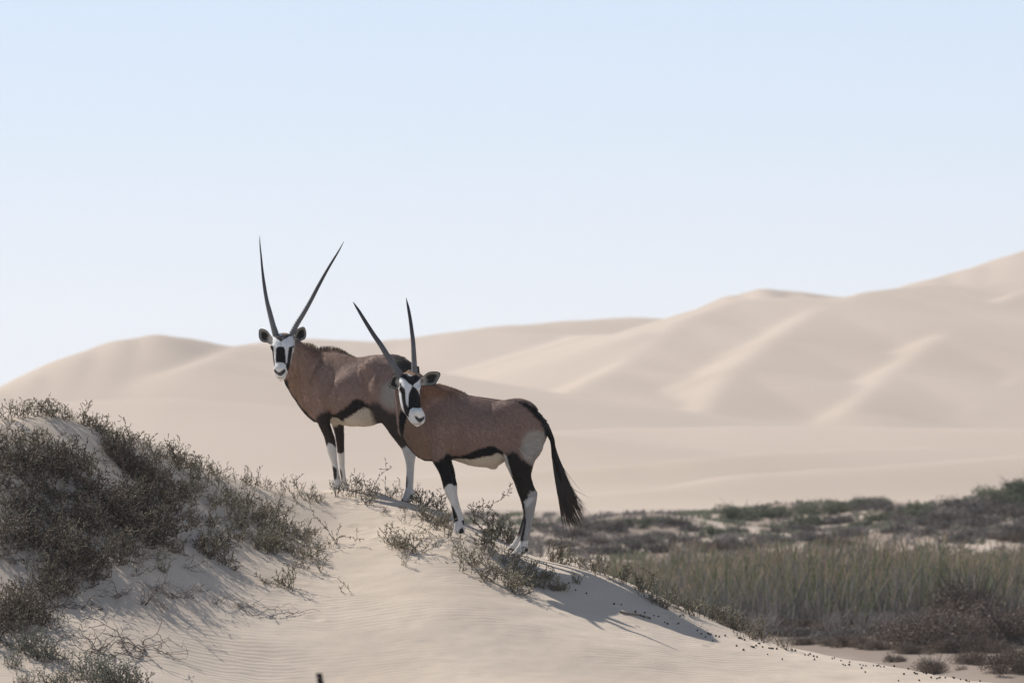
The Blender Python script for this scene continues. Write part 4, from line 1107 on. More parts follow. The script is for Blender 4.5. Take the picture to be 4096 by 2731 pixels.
for i in range(620):
    t = rng.random(); u = 1180 + 235 * t
    skin = float(np.interp(u, [1180, 1205, 1240, 1266, 1300, 1345, 1370, 1400, 1420], [1376, 1378, 1390, 1401, 1402, 1404, 1410, 1421, 1427]))
    hair = float(np.interp(u, [1180, 1197, 1238, 1262, 1268, 1279, 1312, 1345, 1370, 1393, 1419], [1372, 1367, 1368, 1384, 1390, 1382, 1381, 1386, 1398, 1413, 1426]))
    w = rng.uniform(-1, 1); D = dB(u) + w * 20 + 62 * float(sstep(1300, 1190, u))
    tip = skin + (hair - skin) * rng.uniform(0.75, 1.1)
    ro.append((u, skin + 7 + 6 * w * w, D)); ti.append((u + rng.uniform(0, 9), tip, D + rng.uniform(-4, 4)))
    wi.append(rng.uniform(0.8, 1.7))
    dark = rng.random() < (0.35 if u < 1264 else 0.75)
    c0.append((0.24, 0.15, 0.095)); c1.append((0.05, 0.035, 0.025) if dark else (0.42, 0.30, 0.19))
V_, F_, C_ = strands(ro, ti, wi, None, 3, c0, c1)
part_from_uvd("mane", V_, [F_], convB, oryxB, M_HAIR, C_)
ax = np.array([(1655, 1478, 26), (1670, 1510, 14), (1680, 1545, 12), (1684, 1600, 10), (1686, 1660, 11), (1690, 1730, 12), (1692, 1770, 6)], float)
V_, Q_, T_ = tube(np.stack([ax[:, 0], ax[:, 1], dB(ax[:, 0])], 1), ax[:, 2], 12)
tailB = part_from_uvd("tail", V_, [Q_, T_], convB, oryxB, M_FUR, np.tile([0.014, 0.012, 0.012], (len(V_), 1)))
ro, ti, wi, c0, c1 = [], [], [], [], []
for i in range(160):
    v = rng.uniform(1600, 1760); s = rng.uniform(-1, 1); sd = rng.uniform(-1, 1)
    ro.append((1687 + s * 8, v, dB(1687) + sd * 8)); ti.append((1692 + s * 18, min(v + rng.uniform(60, 140), 1822), dB(1687) + sd * 16)); wi.append(rng.uniform(1, 2.2))
    c0.append((0.009, 0.009, 0.01)); c1.append((0.02, 0.015, 0.013))
V_, F_, C_ = strands(ro, ti, wi, None, 4, c0, c1)
o_ = part_from_uvd("tail_tuft", V_, [F_], convB, oryxB, M_HAIR, C_); o_.parent = tailB
make_hoof(oryxB, convB, 1340, 1962, bn, 16, 15, -4); make_hoof(oryxB, convB, 1376, 1962, bf, 16, 14, 3)
make_hoof(oryxB, convB, 1630, 1990, bhn, 18, 15, -6); make_hoof(oryxB, convB, 1636, 1990, bhf, 16, 13, -5)
# ------------------------------------------------------------------ succulent dune shrubs
def seg_mesh(P0, P1, R0, R1, n=3):
    P0 = np.asarray(P0, float); P1 = np.asarray(P1, float); R0 = np.asarray(R0); R1 = np.asarray(R1)
    T = P1 - P0; T /= np.linalg.norm(T, axis=1)[:, None] + 1e-9
    ref = np.where(np.abs(T[:, 2:3]) > 0.9, np.array([[1.0, 0, 0]]), np.array([[0, 0, 1.0]]))
    A = np.cross(T, ref); A /= np.linalg.norm(A, axis=1)[:, None] + 1e-9
    B = np.cross(T, A)
    th = np.arange(n) * 2 * np.pi / n
    off = np.cos(th)[None, :, None] * A[:, None, :] + np.sin(th)[None, :, None] * B[:, None, :]
    V = np.stack([P0[:, None, :] + off * R0[:, None, None], P1[:, None, :] + off * R1[:, None, None]], 1)  # m,2,n,3
    m = len(P0)
    o = np.arange(m)[:, None] * 2 * n; j = np.arange(n)[None, :]; j2 = (j + 1) % n
    Q = np.stack([o + j, o + j2, o + n + j2, o + n + j], -1).reshape(-1, 4)
    return V.reshape(-1, 3), Q

def leaf_mesh(P, D, L, R):
    """fat finger leaves: three-sided spindles with a blunt end"""
    P = np.asarray(P, float); D = np.asarray(D, float); L = np.asarray(L); R = np.asarray(R)
    D /= np.linalg.norm(D, axis=1)[:, None] + 1e-9
    ref = np.where(np.abs(D[:, 2:3]) > 0.9, np.array([[1.0, 0, 0]]), np.array([[0, 0, 1.0]]))
    A = np.cross(D, ref); A /= np.linalg.norm(A, axis=1)[:, None] + 1e-9
    B = np.cross(D, A)
    th = np.arange(3) * 2 * np.pi / 3
    off = np.cos(th)[None, :, None] * A[:, None, :] + np.sin(th)[None, :, None] * B[:, None, :]
    rings = []
    for t, r in ((0.0, 0.55), (0.5, 1.0), (0.88, 0.75)):
        rings.append(P[:, None, :] + D[:, None, :] * (L * t)[:, None, None] + off * (R * r)[:, None, None])
    tip = (P + D * L[:, None])[:, None, :]
    V = np.concatenate(rings + [tip], 1)          # m,10,3
    m = len(P); o = np.arange(m)[:, None] * 10
    j = np.arange(3)[None, :]; j2 = (j + 1) % 3
    Q = np.concatenate([np.stack([o + a + j, o + a + j2, o + a + 3 + j2, o + a + 3 + j], -1).reshape(-1, 4) for a in (0, 3)])
    T3 = np.stack([o + 6 + j, o + 6 + j2, o + 9 + 0 * j], -1).reshape(-1, 3)
    return V.reshape(-1, 3), Q, T3

class Plant:
    def __init__(self, seed):
        self.r = random.Random(seed); self.s = []; self.l = []
    def _step(self, d, wob, up):
        r = self.r
        d = [d[i] + r.gauss(0, wob) for i in range(3)]; d[2] += up
        n = math.sqrt(sum(x * x for x in d)) + 1e-9
        return [x / n for x in d]
    def stem(self, p, d, L, rad, wob=0.22, up=0.05, branch=0.16, leaf=1.0, ll=0.028, step=0.019, depth=0, minz=None):
        r = self.r; n = max(3, int(L / step)); p = list(p)
        if depth == 0 and abs(p[2]) < 0.03 and (p[0] or p[1]): self.s.append(((0, 0, -0.025), tuple(p), rad, rad))
        for k in range(n):
            d = self._step(d, wob, up)
            q = [p[i] + d[i] * step for i in range(3)]
            if minz is not None and q[2] < minz: q[2] = minz; d[2] = abs(d[2]) * 0.5
            f = k / n
            self.s.append((p, q, rad * (1 - 0.75 * f), rad * (1 - 0.75 * (k + 1) / n)))
            if f > 0.12 and leaf > 0:
                m = int(leaf) + (1 if r.random() < leaf - int(leaf) else 0)
                for _ in range(m):
                    a = [r.gauss(0, 1) for _ in range(3)]
                    ld = [d[i] * 0.75 + a[i] * 0.55 for i in range(3)]; ld[2] += 0.3
                    self.l.append((q, ld, ll * r.uniform(0.55, 1.25), r.uniform(0.0031, 0.0047)))
            if depth < 2 and f > 0.1 and r.random() < branch:
                a = [r.gauss(0, 1) for _ in range(3)]
                self.stem(q, [d[i] * 0.6 + a[i] * 0.65 for i in range(3)], L * r.uniform(0.25, 0.5), rad * 0.6, wob, up, branch * 0.7, leaf, ll, step, depth + 1, minz)
            p = q
    def path(self, pts, rad, leaf=1.0, ll=0.024, jitter=0.004):
        """a stem led through given local points"""
        P = np.array(pts, float); s = np.concatenate([[0], np.cumsum(np.linalg.norm(np.diff(P, axis=0), axis=1))])
        n = max(4, int(s[-1] / 0.016)); q = np.linspace(0, s[-1], n)
        C = np.stack([pchip(s, P[:, i], q) for i in range(3)], 1) + np.random.RandomState(int(s[-1] * 1e4) % 9999).normal(0, jitter, (n, 3))
        for k in range(n - 1):
            self.s.append((C[k], C[k + 1], rad * (1 - 0.7 * k / n), rad * (1 - 0.7 * (k + 1) / n)))
            d = C[k + 1] - C[k]; d /= np.linalg.norm(d) + 1e-9
            m = int(leaf) + (1 if self.r.random() < leaf - int(leaf) else 0)
            for _ in range(m):
                a = np.array([self.r.gauss(0, 1) for _ in range(3)])
                self.l.append((C[k + 1], d * 0.7 + a * 0.55 + np.array([0, 0, 0.25]), ll * self.r.uniform(0.6, 1.25), self.r.uniform(0.0031, 0.0047)))
        return C
    def build(self, name, loc, label, cat, group=None, leafc=((0.20, 0.185, 0.135), (0.15, 0.115, 0.085)), stemc=(0.13, 0.10, 0.08), leaf_name="foliage"):
        root = empty(name, loc, label, cat, group)
        S = self.s
        V, Q = seg_mesh([a[0] for a in S], [a[1] for a in S], np.array([a[2] for a in S]), np.array([a[3] for a in S]))
        rs = np.random.RandomState(len(S))
        c = np.repeat(np.array(stemc)[None] * rs.uniform(0.7, 1.35, (len(S), 1)), 6, axis=0)
        mesh_np("stem", V, [Q], [M_WOOD], col=c, parent=root)
        if self.l:
            Lf = self.l
            V, Q, T3 = leaf_mesh([a[0] for a in Lf], [a[1] for a in Lf], np.array([a[2] for a in Lf]), np.array([a[3] for a in Lf]))
            t = rs.rand(len(Lf), 1) ** 1.4
            c = np.array(leafc[0])[None] * (1 - t) + np.array(leafc[1])[None] * t
            c = c * rs.uniform(0.75, 1.3, (len(Lf), 1))
            mesh_np(leaf_name, V, [Q, T3], [M_LEAF], col=np.repeat(c, 10, axis=0), parent=root)
        return root

OLIVE = ((0.29, 0.265, 0.185), (0.17, 0.135, 0.10)); DUSK = ((0.180, 0.152, 0.112), (0.112, 0.078, 0.060)); GREYG = ((0.27, 0.28, 0.225), (0.18, 0.165, 0.13))
def rdir(r, spread):
    a = r.uniform(0, 2 * math.pi); t = abs(r.gauss(0, spread))
    return [math.sin(t) * math.cos(a), math.sin(t) * math.sin(a), math.cos(t)]
FAR_AWAY = None
def proto(kind, seed):
    p = Plant(seed); r = p.r
    if kind == 'S':      # open upright sprig
        for _ in range(r.randint(4, 6)):
            p.stem((r.gauss(0, 0.03), r.gauss(0, 0.03), -0.02), rdir(r, 0.55), r.uniform(0.12, 0.26), 0.0032, 0.2, 0.05, 0.2, 1.25)
        return p, OLIVE
    if kind == 'D':      # dense dark cushion
        for _ in range(r.randint(13, 16)):
            p.stem((r.gauss(0, 0.07), r.gauss(0, 0.07), -0.02), rdir(r, 0.85), r.uniform(0.16, 0.36), 0.0042, 0.25, 0.03, 0.22, 1.6, minz=-0.05)
        return p, DUSK
    if kind == 'M':      # medium bush
        for _ in range(r.randint(9, 13)):
            p.stem((r.gauss(0, 0.045), r.gauss(0, 0.045), -0.02), rdir(r, 0.75), r.uniform(0.12, 0.26), 0.0034, 0.21, 0.045, 0.2, 1.4, minz=-0.04)
        return p, OLIVE
    if kind == 'R':      # trailing runner on the sand
        for _ in range(r.randint(3, 5)):
            a = r.gauss(-0.6, 0.7)
            p.stem((0, 0, 0.0), [math.cos(a), math.sin(a), 0.25], r.uniform(0.2, 0.36), 0.003, 0.2, 0.02, 0.16, 0.9, minz=-0.03)
        return p, OLIVE
    if kind == 'G':      # fine grey-green bush in front
        for _ in range(r.randint(24, 30)):
            p.stem((r.gauss(0, 0.06), r.gauss(0, 0.06), -0.02), rdir(r, 0.8), r.uniform(0.14, 0.28), 0.003, 0.2, 0.05, 0.22, 1.8, 0.015, minz=-0.05)
        return p, GREYG
    if kind == 'X':      # bare dead branches
        for _ in range(r.randint(6, 9)):
            a = r.uniform(0, 6.28)
            p.stem((r.gauss(0, 0.05), r.gauss(0, 0.05), 0.0), [math.cos(a), math.sin(a), 0.45], r.uniform(0.2, 0.42), 0.0055, 0.26, -0.03, 0.22, 0, step=0.024, minz=0.0)
        return p, None

PROTO = {}
def plant_at(kind, u, v, size, label, cat, group, name):
    q = ray_plain(u, v)
    loc = (q[0], q[1], height(q[0], q[1]) - 0.005)
    key = (kind, rng.randrange({'S': 6, 'D': 5, 'M': 5, 'R': 4, 'G': 3, 'X': 3}[kind]))
    if key not in PROTO:
        p, lc = proto(kind, hash(key[0]) % 1 + ord(kind) * 31 + key[1] * 7)
        kw = dict(leafc=lc) if lc else dict(stemc=(0.20, 0.17, 0.15))
        o = p.build(name, loc, label, cat, group, **kw)
        PROTO[key] = o
    else:
        o = copy_tree(PROTO[key], loc)
        o.name = name
    o["label"] = label; o["category"] = cat
    if group: o["group"] = group
    elif "group" in o: del o["group"]
    o.rotation_euler = (rng.gauss(0, 0.07), rng.gauss(0, 0.07), rng.uniform(0, 6.28) if kind != 'R' else rng.gauss(0, 0.5))
    o.scale = (size, size, size * rng.uniform(0.9, 1.1))
    return o

k3 = lambda x, y: (x * 0.4325, 890.07 + y * 0.4325)
k4 = lambda x, y: (631.6 + x * 0.341, 1033.6 + y * 0.341)
k5 = lambda x, y: (1177.2 + x * 0.4995, 1062.3 + y * 0.4995)
def fill(poly, n, kinds, size, label, group, name, mind):
    P = np.array([k3(*q) for q in poly]); lo, hi = P.min(0), P.max(0)
    got = []; tries = 0
    while len(got) < n and tries < 4000:
        tries += 1
        u, v = rng.uniform(lo[0], hi[0]), rng.uniform(lo[1], hi[1])
        if poly_sd(np.array([u]), np.array([v]), P)[0] > 0: continue
        if any((u - a) ** 2 + ((v - b) * 1.3) ** 2 < mind * mind for a, b in got): continue
        got.append((u, v))
        plant_at(rng.choice(kinds), u, v, size * rng.uniform(0.75, 1.25), label, "shrub", group, name)
GM = "dark shrubs massed on the left mound"
LM = "dark grey-brown succulent shrub in the dense mass on the left mound"
fill([(-60, 380), (120, 370), (260, 350), (430, 350), (520, 400), (500, 470), (550, 540), (520, 620), (420, 640), (340, 680), (330, 840), (260, 900), (100, 910), (-60, 890)], 38, 'DDDM', 0.80, LM, GM, "dune_shrub", 25)
fill([(400, 740), (520, 740), (600, 680), (680, 650), (760, 610), (900, 630), (930, 660), (860, 740), (870, 800), (760, 850), (690, 920), (620, 1000), (480, 1040), (400, 1110), (260, 1150), (180, 1090), (250, 950), (330, 830)], 38, 'DDDM', 0.78, LM, GM, "dune_shrub", 23)
fill([(400, 640), (560, 600), (700, 560), (830, 610), (700, 660), (560, 720), (410, 790)], 12, 'DDM', 0.74, LM, GM, "dune_shrub", 20)
fill([(560, 300), (680, 370), (800, 450), (930, 530), (1000, 590), (900, 630), (820, 570), (700, 480), (600, 400)], 20, 'DDM', 0.66, LM, GM, "dune_shrub", 19)
fill([(-60, 1050), (120, 1130), (220, 1190), (260, 1260), (120, 1350), (-60, 1400)], 16, 'DDM', 0.72, LM, GM, "dune_shrub", 20)
GS = "olive sprigs thinning out down the right side of the left mound"
LS = "sparse olive succulent sprig on the right flank of the left mound"
fill([(930, 410), (1100, 490), (1250, 580), (1450, 670), (1550, 760), (1680, 790), (1600, 830), (1400, 750), (1200, 660), (1000, 540)], 36, 'SSMR', 0.74, LS, GS, "dune_sprig", 16)
fill([(1000, 560), (1200, 680), (1500, 830), (1560, 900), (1300, 860), (1000, 760), (900, 700)], 20, 'SRMM', 0.66, LS, GS, "dune_sprig", 20)
fill([(1180, 640), (1450, 760), (1700, 860), (1760, 960), (1640, 1000), (1480, 940), (1250, 800)], 18, 'SSRM', 0.62, LS, GS, "dune_sprig", 24)
fill([(700, 860), (900, 800), (1050, 900), (1000, 1000), (800, 1020)], 8, 'DMR', 0.6, LS, GS, "dune_sprig", 30)
fill([(990, 820), (1200, 790), (1240, 900), (1200, 960), (1060, 920)], 7, 'MD', 0.66, LS, GS, "dune_sprig", 18)
fill([(1330, 830), (1450, 800), (1530, 880), (1490, 910), (1370, 900)], 5, 'MM', 0.8, LS, GS, "dune_sprig", 18)
GR = "sprigs standing along the skyline of the left mound"
LR = "upright olive sprig against the pale plain on the left mound's skyline"
for cx, cy, s in [(-20, 170, .9), (25, 165, .9), (60, 160, 1.0), (95, 150, .9), (130, 140, 1.0), (165, 140, .8), (195, 140, 1.0), (250, 140, 1.0), (275, 145, 1.1), (300, 150, .8), (345, 160, .8), (385, 165, .8), (440, 185, .9), (480, 200, 1.15), (520, 225, 1.0), (560, 250, .9), (590, 265, .9),
                  (630, 290, .8), (660, 285, .9), (690, 300, 1.1), (730, 330, .9), (760, 330, 1.0), (800, 350, 1.1), (840, 370, .8), (870, 380, .8), (905, 390, .9), (930, 400, 1.1), (970, 410, 1.1), (1010, 420, .7), (1030, 430, .8), (1080, 440, 1.1), (1105, 450, 1.0), (1140, 465, .9), (1190, 480, .5), (1240, 500, .7), (1300, 500, .8), (1345, 515, .9), (1400, 530, .8), (1440, 540, 1.0), (1490, 560, .8), (1570, 590, .8), (1640, 600, .8), (1690, 605, .5)]:
    plant_at(rng.choice('SSM'), *k3(cx, cy + 8), s * 0.74, LR, "shrub", GR, "dune_sprig")
# bushes with something of their own
plant_at('G', *k3(560, 1600), 1.15, "grey-green bushy shrub at the lower left, closest to the bare dead branches", "shrub", "grey-green shrubs in front", "dune_shrub")
for x, y, s in [(470, 1530, .95), (650, 1600, .95), (730, 1640, .85), (610, 1580, 1.0), (520, 1570, 1.0)]:
    plant_at('G', *k3(x, y), s, "grey-green feathery shrub in the front row at the bottom left", "shrub", "grey-green shrubs in front", "dune_shrub")
for x, y, s in [(130, 1400, .8), (180, 1420, .85), (240, 1440, .8), (300, 1455, .7), (60, 1480, .6), (280, 1580, .7), (340, 1590, .6), (120, 1600, .6)]:
    plant_at('G', *k3(x, y), s, "low grey-green shrub lying on the sand below the left mound", "shrub", "low shrubs below the left mound", "dune_shrub")
plant_at('M', *k3(1515, 1065), 0.95, "pale-topped bushy sprig standing alone at the foot of the left mound's right end", "shrub", None, "dune_shrub")
plant_at('S', *k3(230, 330), 1.2, "tall loose shrub rising in front of the bare sand cap of the left mound", "shrub", None, "dune_shrub")
plant_at('S', *k3(195, 330), 1.1, "loose leggy shrub left of the bare sand cap on the mound", "shrub", "leggy shrubs by the sand cap", "dune_shrub")
plant_at('S', *k3(30, 330), 1.1, "loose leggy shrub left of the bare sand cap on the mound", "shrub", "leggy shrubs by the sand cap", "dune_shrub")
plant_at('S', *k3(100, 320), 1.1, "loose leggy shrub left of the bare sand cap on the mound", "shrub", "leggy shrubs by the sand cap", "dune_shrub")
GF = "small sprigs around the oryx's feet on the crest"
for cx, cy, k, s in [(430, 312, 'S', .75), (460, 320, 'S', .6), (540, 318, 'S', .8), (590, 330, 'S', .75), (620, 372, 'M', .6), (690, 312, 'S', .7), (720, 318, 'S', .65), (650, 330, 'S', .7), (795, 322, 'S', .6), (835, 326, 'S', .6), (935, 330, 'M', .6), (975, 345, 'S', .7),
                     (1010, 390, 'M', .75), (1060, 400, 'S', .8), (1100, 402, 'M', .7), (1000, 455, 'M', .65), (1040, 475, 'M', .7), (1090, 500, 'M', .6), (1140, 505, 'M', .75), (1170, 530, 'M', .7), (1100, 540, 'M', .6), (1150, 575, 'S', .6), (1190, 585, 'S', .6)]:
    plant_at(k, *k4(cx, cy), s, "small olive sprig growing by the oryx's feet on the dune crest", "shrub", GF, "dune_sprig")
for cx, cy, k, s in [(1540, 600, 'D', .55), (1580, 590, 'M', .7), (1490, 590, 'M', .8), (1460, 640, 'M', .8), (1400, 655, 'M', .7), (1430, 690, 'M', .65)]:
    plant_at(k, *k4(cx, cy), s, "dark twiggy shrub in the shade beside the front oryx's hind hooves", "shrub", "shrubs by the front oryx's hind hooves", "dune_shrub")
GO = "sprigs on the open sand slope below the oryx"
LO = "thin olive sprig with its long shadow on the open sand slope below the oryx"
for cx, cy, k, s in [(745, 590, 'S', .9), (800, 640, 'M', .6), (850, 670, 'M', .75), (920, 690, 'M', .8), (975, 700, 'S', .8), (880, 780, 'S', .45), (730, 425, 'S', .4), (860, 420, 'S', .45), (905, 500, 'S', .6), (960, 560, 'R', .7), (1040, 595, 'R', .8), (370, 665, 'S', .4), (215, 628, 'S', .55), (190, 695, 'S', .5), (240, 320, 'S', .5), (300, 345, 'S', .45), (150, 280, 'S', .7),
                     (1235, 720, 'S', .8), (1300, 840, 'S', 1.15), (1340, 790, 'M', .8), (1400, 870, 'M', .75), (1460, 890, 'M', .7), (1440, 760, 'S', .9), (1520, 740, 'R', .8), (1600, 830, 'M', .9), (1650, 970, 'M', 1.1), (1610, 940, 'M', 1.0), (1700, 920, 'M', .9), (1750, 880, 'M', .85), (1680, 860, 'S', .9), (1560, 880, 'S', .8), (1800, 880, 'M', .7), (1860, 880, 'M', .6), (1900, 940, 'M', .5), (1960, 950, 'S', .5)]:
    plant_at(k, *k4(cx, cy), s, LO, "shrub", GO, "dune_sprig")
GC = "shrubs in a row along the right-hand crest of the dune"
LC = "straw-coloured twiggy shrub in the row along the descending crest right of the oryx"
for cx, cy, k, s in [(185, 455, 'M', .9), (205, 460, 'S', 1.1), (240, 465, 'S', .8), (300, 485, 'S', .6), (360, 500, 'S', .8), (385, 508, 'S', .9), (430, 528, 'S', .9), (480, 550, 'S', .6), (520, 560, 'S', .7), (560, 585, 'S', .7), (605, 600, 'M', .8), (630, 605, 'S', 1.15), (650, 645, 'M', .7), (690, 665, 'M', .85), (730, 655, 'S', .8), (760, 680, 'S', .6), (800, 692, 'M', .8), (825, 700, 'S', .8), (870, 705, 'S', .8), (910, 722, 'M', .7),
                     (950, 738, 'M', .8), (985, 752, 'M', .9), (1020, 765, 'S', .9), (1050, 778, 'M', .8), (1090, 798, 'S', .9), (1125, 815, 'M', .8), (1140, 818, 'S', 1.0), (1215, 845, 'S', .5), (1255, 856, 'S', .7), (1280, 862, 'S', .5), (130, 575, 'M', .6), (180, 585, 'M', .55), (230, 590, 'M', .6), (300, 555, 'M', .5)]:
    plant_at(k, *k5(cx, cy), s, LC, "shrub", GC, "dune_sprig")
# three plants whose stems can be followed one by one
def at4(cx, cy):
    q = ray_plain(*k4(cx, cy)); return (q[0], q[1], height(q[0], q[1]))
S_ = KS * 45.5 * DISP * 0.341           # metres per pixel of that drawing
def led(name, base, branches, label, seed, leafc=OLIVE, leaf=1.3, extra=0):
    b = at4(*base); p = Plant(seed)
    for pts, rad in branches:
        C = p.path([((x - base[0]) * S_, dy, (base[1] - y) * S_) for x, y, dy in pts], rad, leaf)
        for k in range(extra):
            c = C[p.r.randrange(len(C) // 3, len(C))]
            p.stem(c, rdir(p.r, 0.9), p.r.uniform(0.03, 0.09), 0.002, 0.2, 0.04, 0, leaf)
    return p.build(name, b, label, "shrub", None, leafc)
led("dune_sprig", (415, 630), [([(415, 630, 0), (370, 570, .03), (300, 480, .04), (250, 420, .02), (235, 375, 0)], .003), ([(415, 630, 0), (430, 590, -.03), (470, 582, -.08), (530, 590, -.1), (580, 600, -.12)], .003), ([(415, 630, 0), (425, 570, .02), (436, 520, .04)], .0022), ([(415, 630, 0), (400, 615, -.02), (395, 600, -.03)], .002)],
    "lone sprig with one long arching stem reaching left on the bare slope", 41, OLIVE, 1.1, 1)
led("dune_sprig", (640, 300), [([(640, 300, 0), (655, 265, 0), (690, 200, 0), (725, 150, .02), (765, 125, .03), (790, 110, .03)], .003), ([(640, 300, 0), (620, 250, .03), (588, 195, .03)], .0026), ([(640, 300, 0), (610, 285, -.04), (560, 265, -.05), (530, 250, -.05)], .0026), ([(640, 300, 0), (635, 260, .0), (632, 225, 0)], .002)],
    "sprig with a long whip-like stem leaning right between the rear oryx's legs", 42, OLIVE, 1.0, 2)
led("dune_shrub", (1460, 560), [([(1460, 560, 0), (1400, 520, .04), (1345, 450, .05), (1340, 390, .03), (1375, 362, .02), (1430, 360, 0), (1480, 400, -.03), (1530, 440, -.04), (1545, 480, -.05), (1520, 505, -.05), (1490, 500, -.03)], .0034),
    ([(1460, 560, 0), (1445, 480, .02), (1430, 410, .02), (1470, 345, .02), (1530, 300, .03), (1575, 265, .04), (1590, 235, .04)], .0032), ([(1460, 560, 0), (1465, 500, -.03), (1470, 440, -.04), (1440, 390, -.03)], .0028),
    ([(1460, 560, 0), (1380, 500, .0), (1320, 450, .02), (1300, 440, .03)], .0026), ([(1460, 560, 0), (1420, 470, -.04), (1330, 400, -.05), (1305, 350, -.05)], .0026), ([(1460, 560, 0), (1400, 450, .08), (1380, 370, .1), (1340, 345, .1)], .0024), ([(1460, 560, 0), (1468, 520, 0), (1465, 470, .02)], .003)],
    "looping shrub with arching straw-coloured stems between the front oryx's legs", 43, ((0.27, 0.225, 0.15), (0.17, 0.12, 0.085)), 1.3, 5)
led("dune_sprig", (1215, 760), [([(1215, 760, 0), (1190, 762, -.02), (1150, 764, -.03), (1125, 766, -.03)], .003)], "short bare twig lying flat on the slope below the front oryx", 44, OLIVE, 0.2)
led("dune_sprig", (470, 960), [([(470, 960, 0), (440, 940, 0), (440, 925, 0), (475, 920, .02), (500, 945, .02)], .0028), ([(475, 922, 0), (455, 895, 0), (435, 880, 0)], .0024)], "small curled sprig alone on the lower open slope", 45, OLIVE, 0.9)
# dead branches, roots and twigs
for cx, cy, s, lab in [(620, 1405, 1.25, "tangle of bare dead branches on the sand below the left mound, its biggest heap"), (740, 1400, 1.1, "bare dead brown branches at the right end of the tangle below the left mound"), (500, 1400, .9, "bare dead brown branches at the left end of the tangle below the left mound")]:
    plant_at('X', *k3(cx, cy), s, lab, "dead branches", "tangle of dead branches below the mound", "dead_branch")
for cx, cy, s in [(350, 1320, .5), (760, 1150, .8), (900, 1110, .9), (980, 1110, .6), (250, 1160, .8), (480, 1170, .8), (600, 1110, .8), (330, 1160, .6), (820, 1080, .6), (700, 1000, .7), (60, 930, .9), (120, 920, .7), (1150, 1150, .5), (1300, 1160, .5), (880, 1170, .5), (1060, 1080, .4)]:
    plant_at('X', *k3(cx, cy), s, "grey leafless twigs along the shaded foot of the left mound", "dead branches", "leafless twigs at the foot of the mound", "dead_branch")
def root_run(pts3, label, seed, rad=0.0045):
    b3 = [ray_plain(*k3(x, y)) for x, y in pts3]
    b = (b3[0][0], b3[0][1], height(b3[0][0], b3[0][1])); p = Plant(seed)
    p.path([(q[0] - b[0], q[1] - b[1], height(q[0], q[1]) - b[2] + 0.012 + 0.012 * (i % 2)) for i, q in enumerate(b3)], rad, 0, jitter=0.006)
    for k in range(6):
        c = p.s[p.r.randrange(len(p.s))][1]
        p.stem(c, [p.r.gauss(0, 1), p.r.gauss(0, 1), 0.4], p.r.uniform(0.05, 0.12), 0.0022, 0.25, -0.02, 0.1, 0)
    return p.build("dead_branch", b, label, "dead branches", "dry roots on the lower slope", stemc=(0.22, 0.19, 0.17))
root_run([(1260, 1150), (1300, 1200), (1350, 1215), (1420, 1200), (1480, 1175), (1540, 1165)], "long dry root lying on the sand at the lower edge of the mound's shadow", 61)
root_run([(1430, 1230), (1500, 1215), (1580, 1205), (1650, 1195), (1700, 1200)], "pale dry root curving across the sand right of the mound's shadow", 62)
root_run([(820, 1400), (880, 1425), (940, 1445), (990, 1465)], "single dead stick trailing right from the tangle of dead branches", 63)
b_ = [ray_plain(*k5(x, y)) for x, y in [(497, 693), (540, 700), (600, 712), (630, 718)]]
p_ = Plant(70); o_ = (b_[0][0], b_[0][1], height(b_[0][0], b_[0][1]))
p_.path([(q[0] - o_[0], q[1] - o_[1], height(q[0], q[1]) - o_[2] + 0.012) for q in b_], 0.014, 0, jitter=0.002)
p_.build("driftwood_stick", o_, "flat weathered stick lying in the shadow on the right-hand crest", "stick", None, stemc=(0.30, 0.26, 0.22))
# the blurred tip of a stick close to the viewer at the bottom edge
p_ = Plant(71)
x_, y_, z_ = wpos(733, 1546, 24.0); gz_ = float(far_z(np.array([x_]), np.array([y_]))[0])
p_.path([(0.10, 0, -0.05), (0.06, 0, (z_ - gz_) * 0.5), (0.012, 0, (z_ - gz_) * 0.93), (0.0, 0, z_ - gz_)], 0.05, 0, jitter=0.0015)
p_.build("dry_stick", (x_, y_, gz_), "out-of-focus dark stick poking up at the bottom edge of the sand", "stick", None, stemc=(0.035, 0.032, 0.035))
